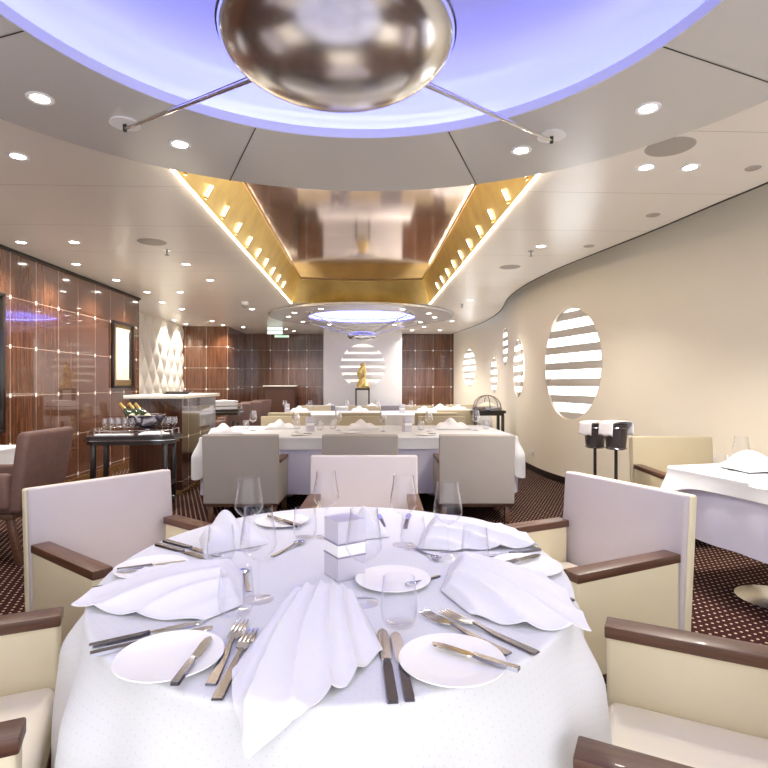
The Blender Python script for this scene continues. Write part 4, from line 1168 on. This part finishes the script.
for a in (.5, 1.55, 2.6):
    b = NB(); tube(b, [(.255*math.cos(q*PI/20)*math.cos(a), .255*math.cos(q*PI/20)*math.sin(a), .05+.215*math.sin(q*PI/20)) for q in range(21)], .007, 6); obj('rib', b, M['wood'], t)
b = NB(); 
grid(b, 20, 20, lambda u, v: ((u-.5)*.28, (v-.5)*.2, .05+.06*math.sin(PI*u)*math.sin(PI*v)), .02)
tag(obj('cheese_board', b, M['seatcream'], None, (x, y, .862)), 'pale food piece under the clear dome', 'food')

# champagne bucket stands
BS = 'champagne bucket stands'
def bucket(px, Z, label, zt=None):
    x, y = D(px, Z); zr = H-(424-384)/F*Z
    t = thing('bucket_stand', label, 'bucket stand', (x, y, 0), 0, BS)
    b = NB(); lathe(b, [(0, 0), (.13, 0), (.13, .01), (.03, .03), (0, .03)], 32); obj('base', b, M['dark'], t)
    b = NB(); tube(b, [(0, 0, .03), (0, 0, zr-.22)], .014, 10); obj('pole', b, M['dark'], t)
    b = NB(); lathe(b, [(0, zr-.22), (.075, zr-.22), (.082, zr-.2), (.098, zr-.01), (.102, zr), (.096, zr), (.076, zr-.2), (0, zr-.205)], 32); bk = obj('bucket', b, M['smoke'], t)
    b = NB()
    for zz in (zr-.21, zr-.03): 
        r_ = .085 if zz < zr-.1 else .103
        tube(b, [(r_*math.cos(2*PI*i/32), r_*math.sin(2*PI*i/32), zz) for i in range(32)], .005, 6, True)
    obj('hoop', b, M['silverdark'], bk)
    # towel
    b = NB()
    def f(u, v):
        w = .075; s = v*.34-.17; 
        if s > -.10 and s < .10: return ((s), (u-.5)*2*w, zr+.012+.012*math.cos(s*12)+.003*math.sin(9*u))
        sg = 1 if s > 0 else -1
        return (sg*(.112+.012*(abs(s)-.1)*8), (u-.5)*2*w*1.05, zr+.012-(abs(s)-.10)*1.0+.003*math.sin(9*u))
    grid(b, 12, 34, f)
    sol = obj('serving_towel', b, M['towel'], None, (x, y, 0), .35, angle=80)
    md = sol.modifiers.new('t', 'SOLIDIFY'); md.thickness = .004; md.offset = 1
    # lengthen the hanging side
    for v in sol.data.vertices:
        if v.co.z < zr: v.co.z = zr-(zr-v.co.z)*1.7
    tag(sol, 'white serving towel draped over the %s champagne bucket' % ('left hand' if px < 605 else 'right hand'), 'towel', 'serving towels on the champagne buckets')
bucket(595, 5.05, 'champagne bucket stand nearer the large porthole')
bucket(616, 4.75, 'champagne bucket stand nearer the beige armchair')

# ------------------------------------------------------------------ lights
for i, (x, y, z, pw) in enumerate(spots):
    l = bpy.data.lights.new('downlight_beam', 'SPOT'); l.energy = 42*pw; l.spot_size = math.radians(125); l.spot_blend = .9
    l.color = (1, .93, .84); l.shadow_soft_size = .05
    o = bpy.data.objects.new('downlight_beam', l); COL.objects.link(o); o.location = (x, y, z-.02)
w = bpy.data.worlds.new('World'); SC.world = w; w.use_nodes = True
w.node_tree.nodes['Background'].inputs[0].default_value = (.98, .97, 1, 1); w.node_tree.nodes['Background'].inputs[1].default_value = 1.1

# ------------------------------------------------------------------ camera and colour
cam = bpy.data.cameras.new('Camera'); cam.sensor_width = 36; cam.lens = 36*F/768; cam.clip_start = .02
co = bpy.data.objects.new('Camera', cam); COL.objects.link(co); co.location = (0, 0, H); co.rotation_euler = (PI/2, 0, -A)
SC.camera = co
SC.view_settings.view_transform = 'Standard'; SC.view_settings.look = 'None'; SC.view_settings.gamma = 1
SC.view_settings.use_curve_mapping = False; SC.view_settings.exposure = 1.2
SC.cycles.use_denoising = True
SC.cycles.max_bounces = 10; SC.cycles.diffuse_bounces = 5; SC.cycles.transparent_max_bounces = 24; SC.cycles.sample_clamp_indirect = 6
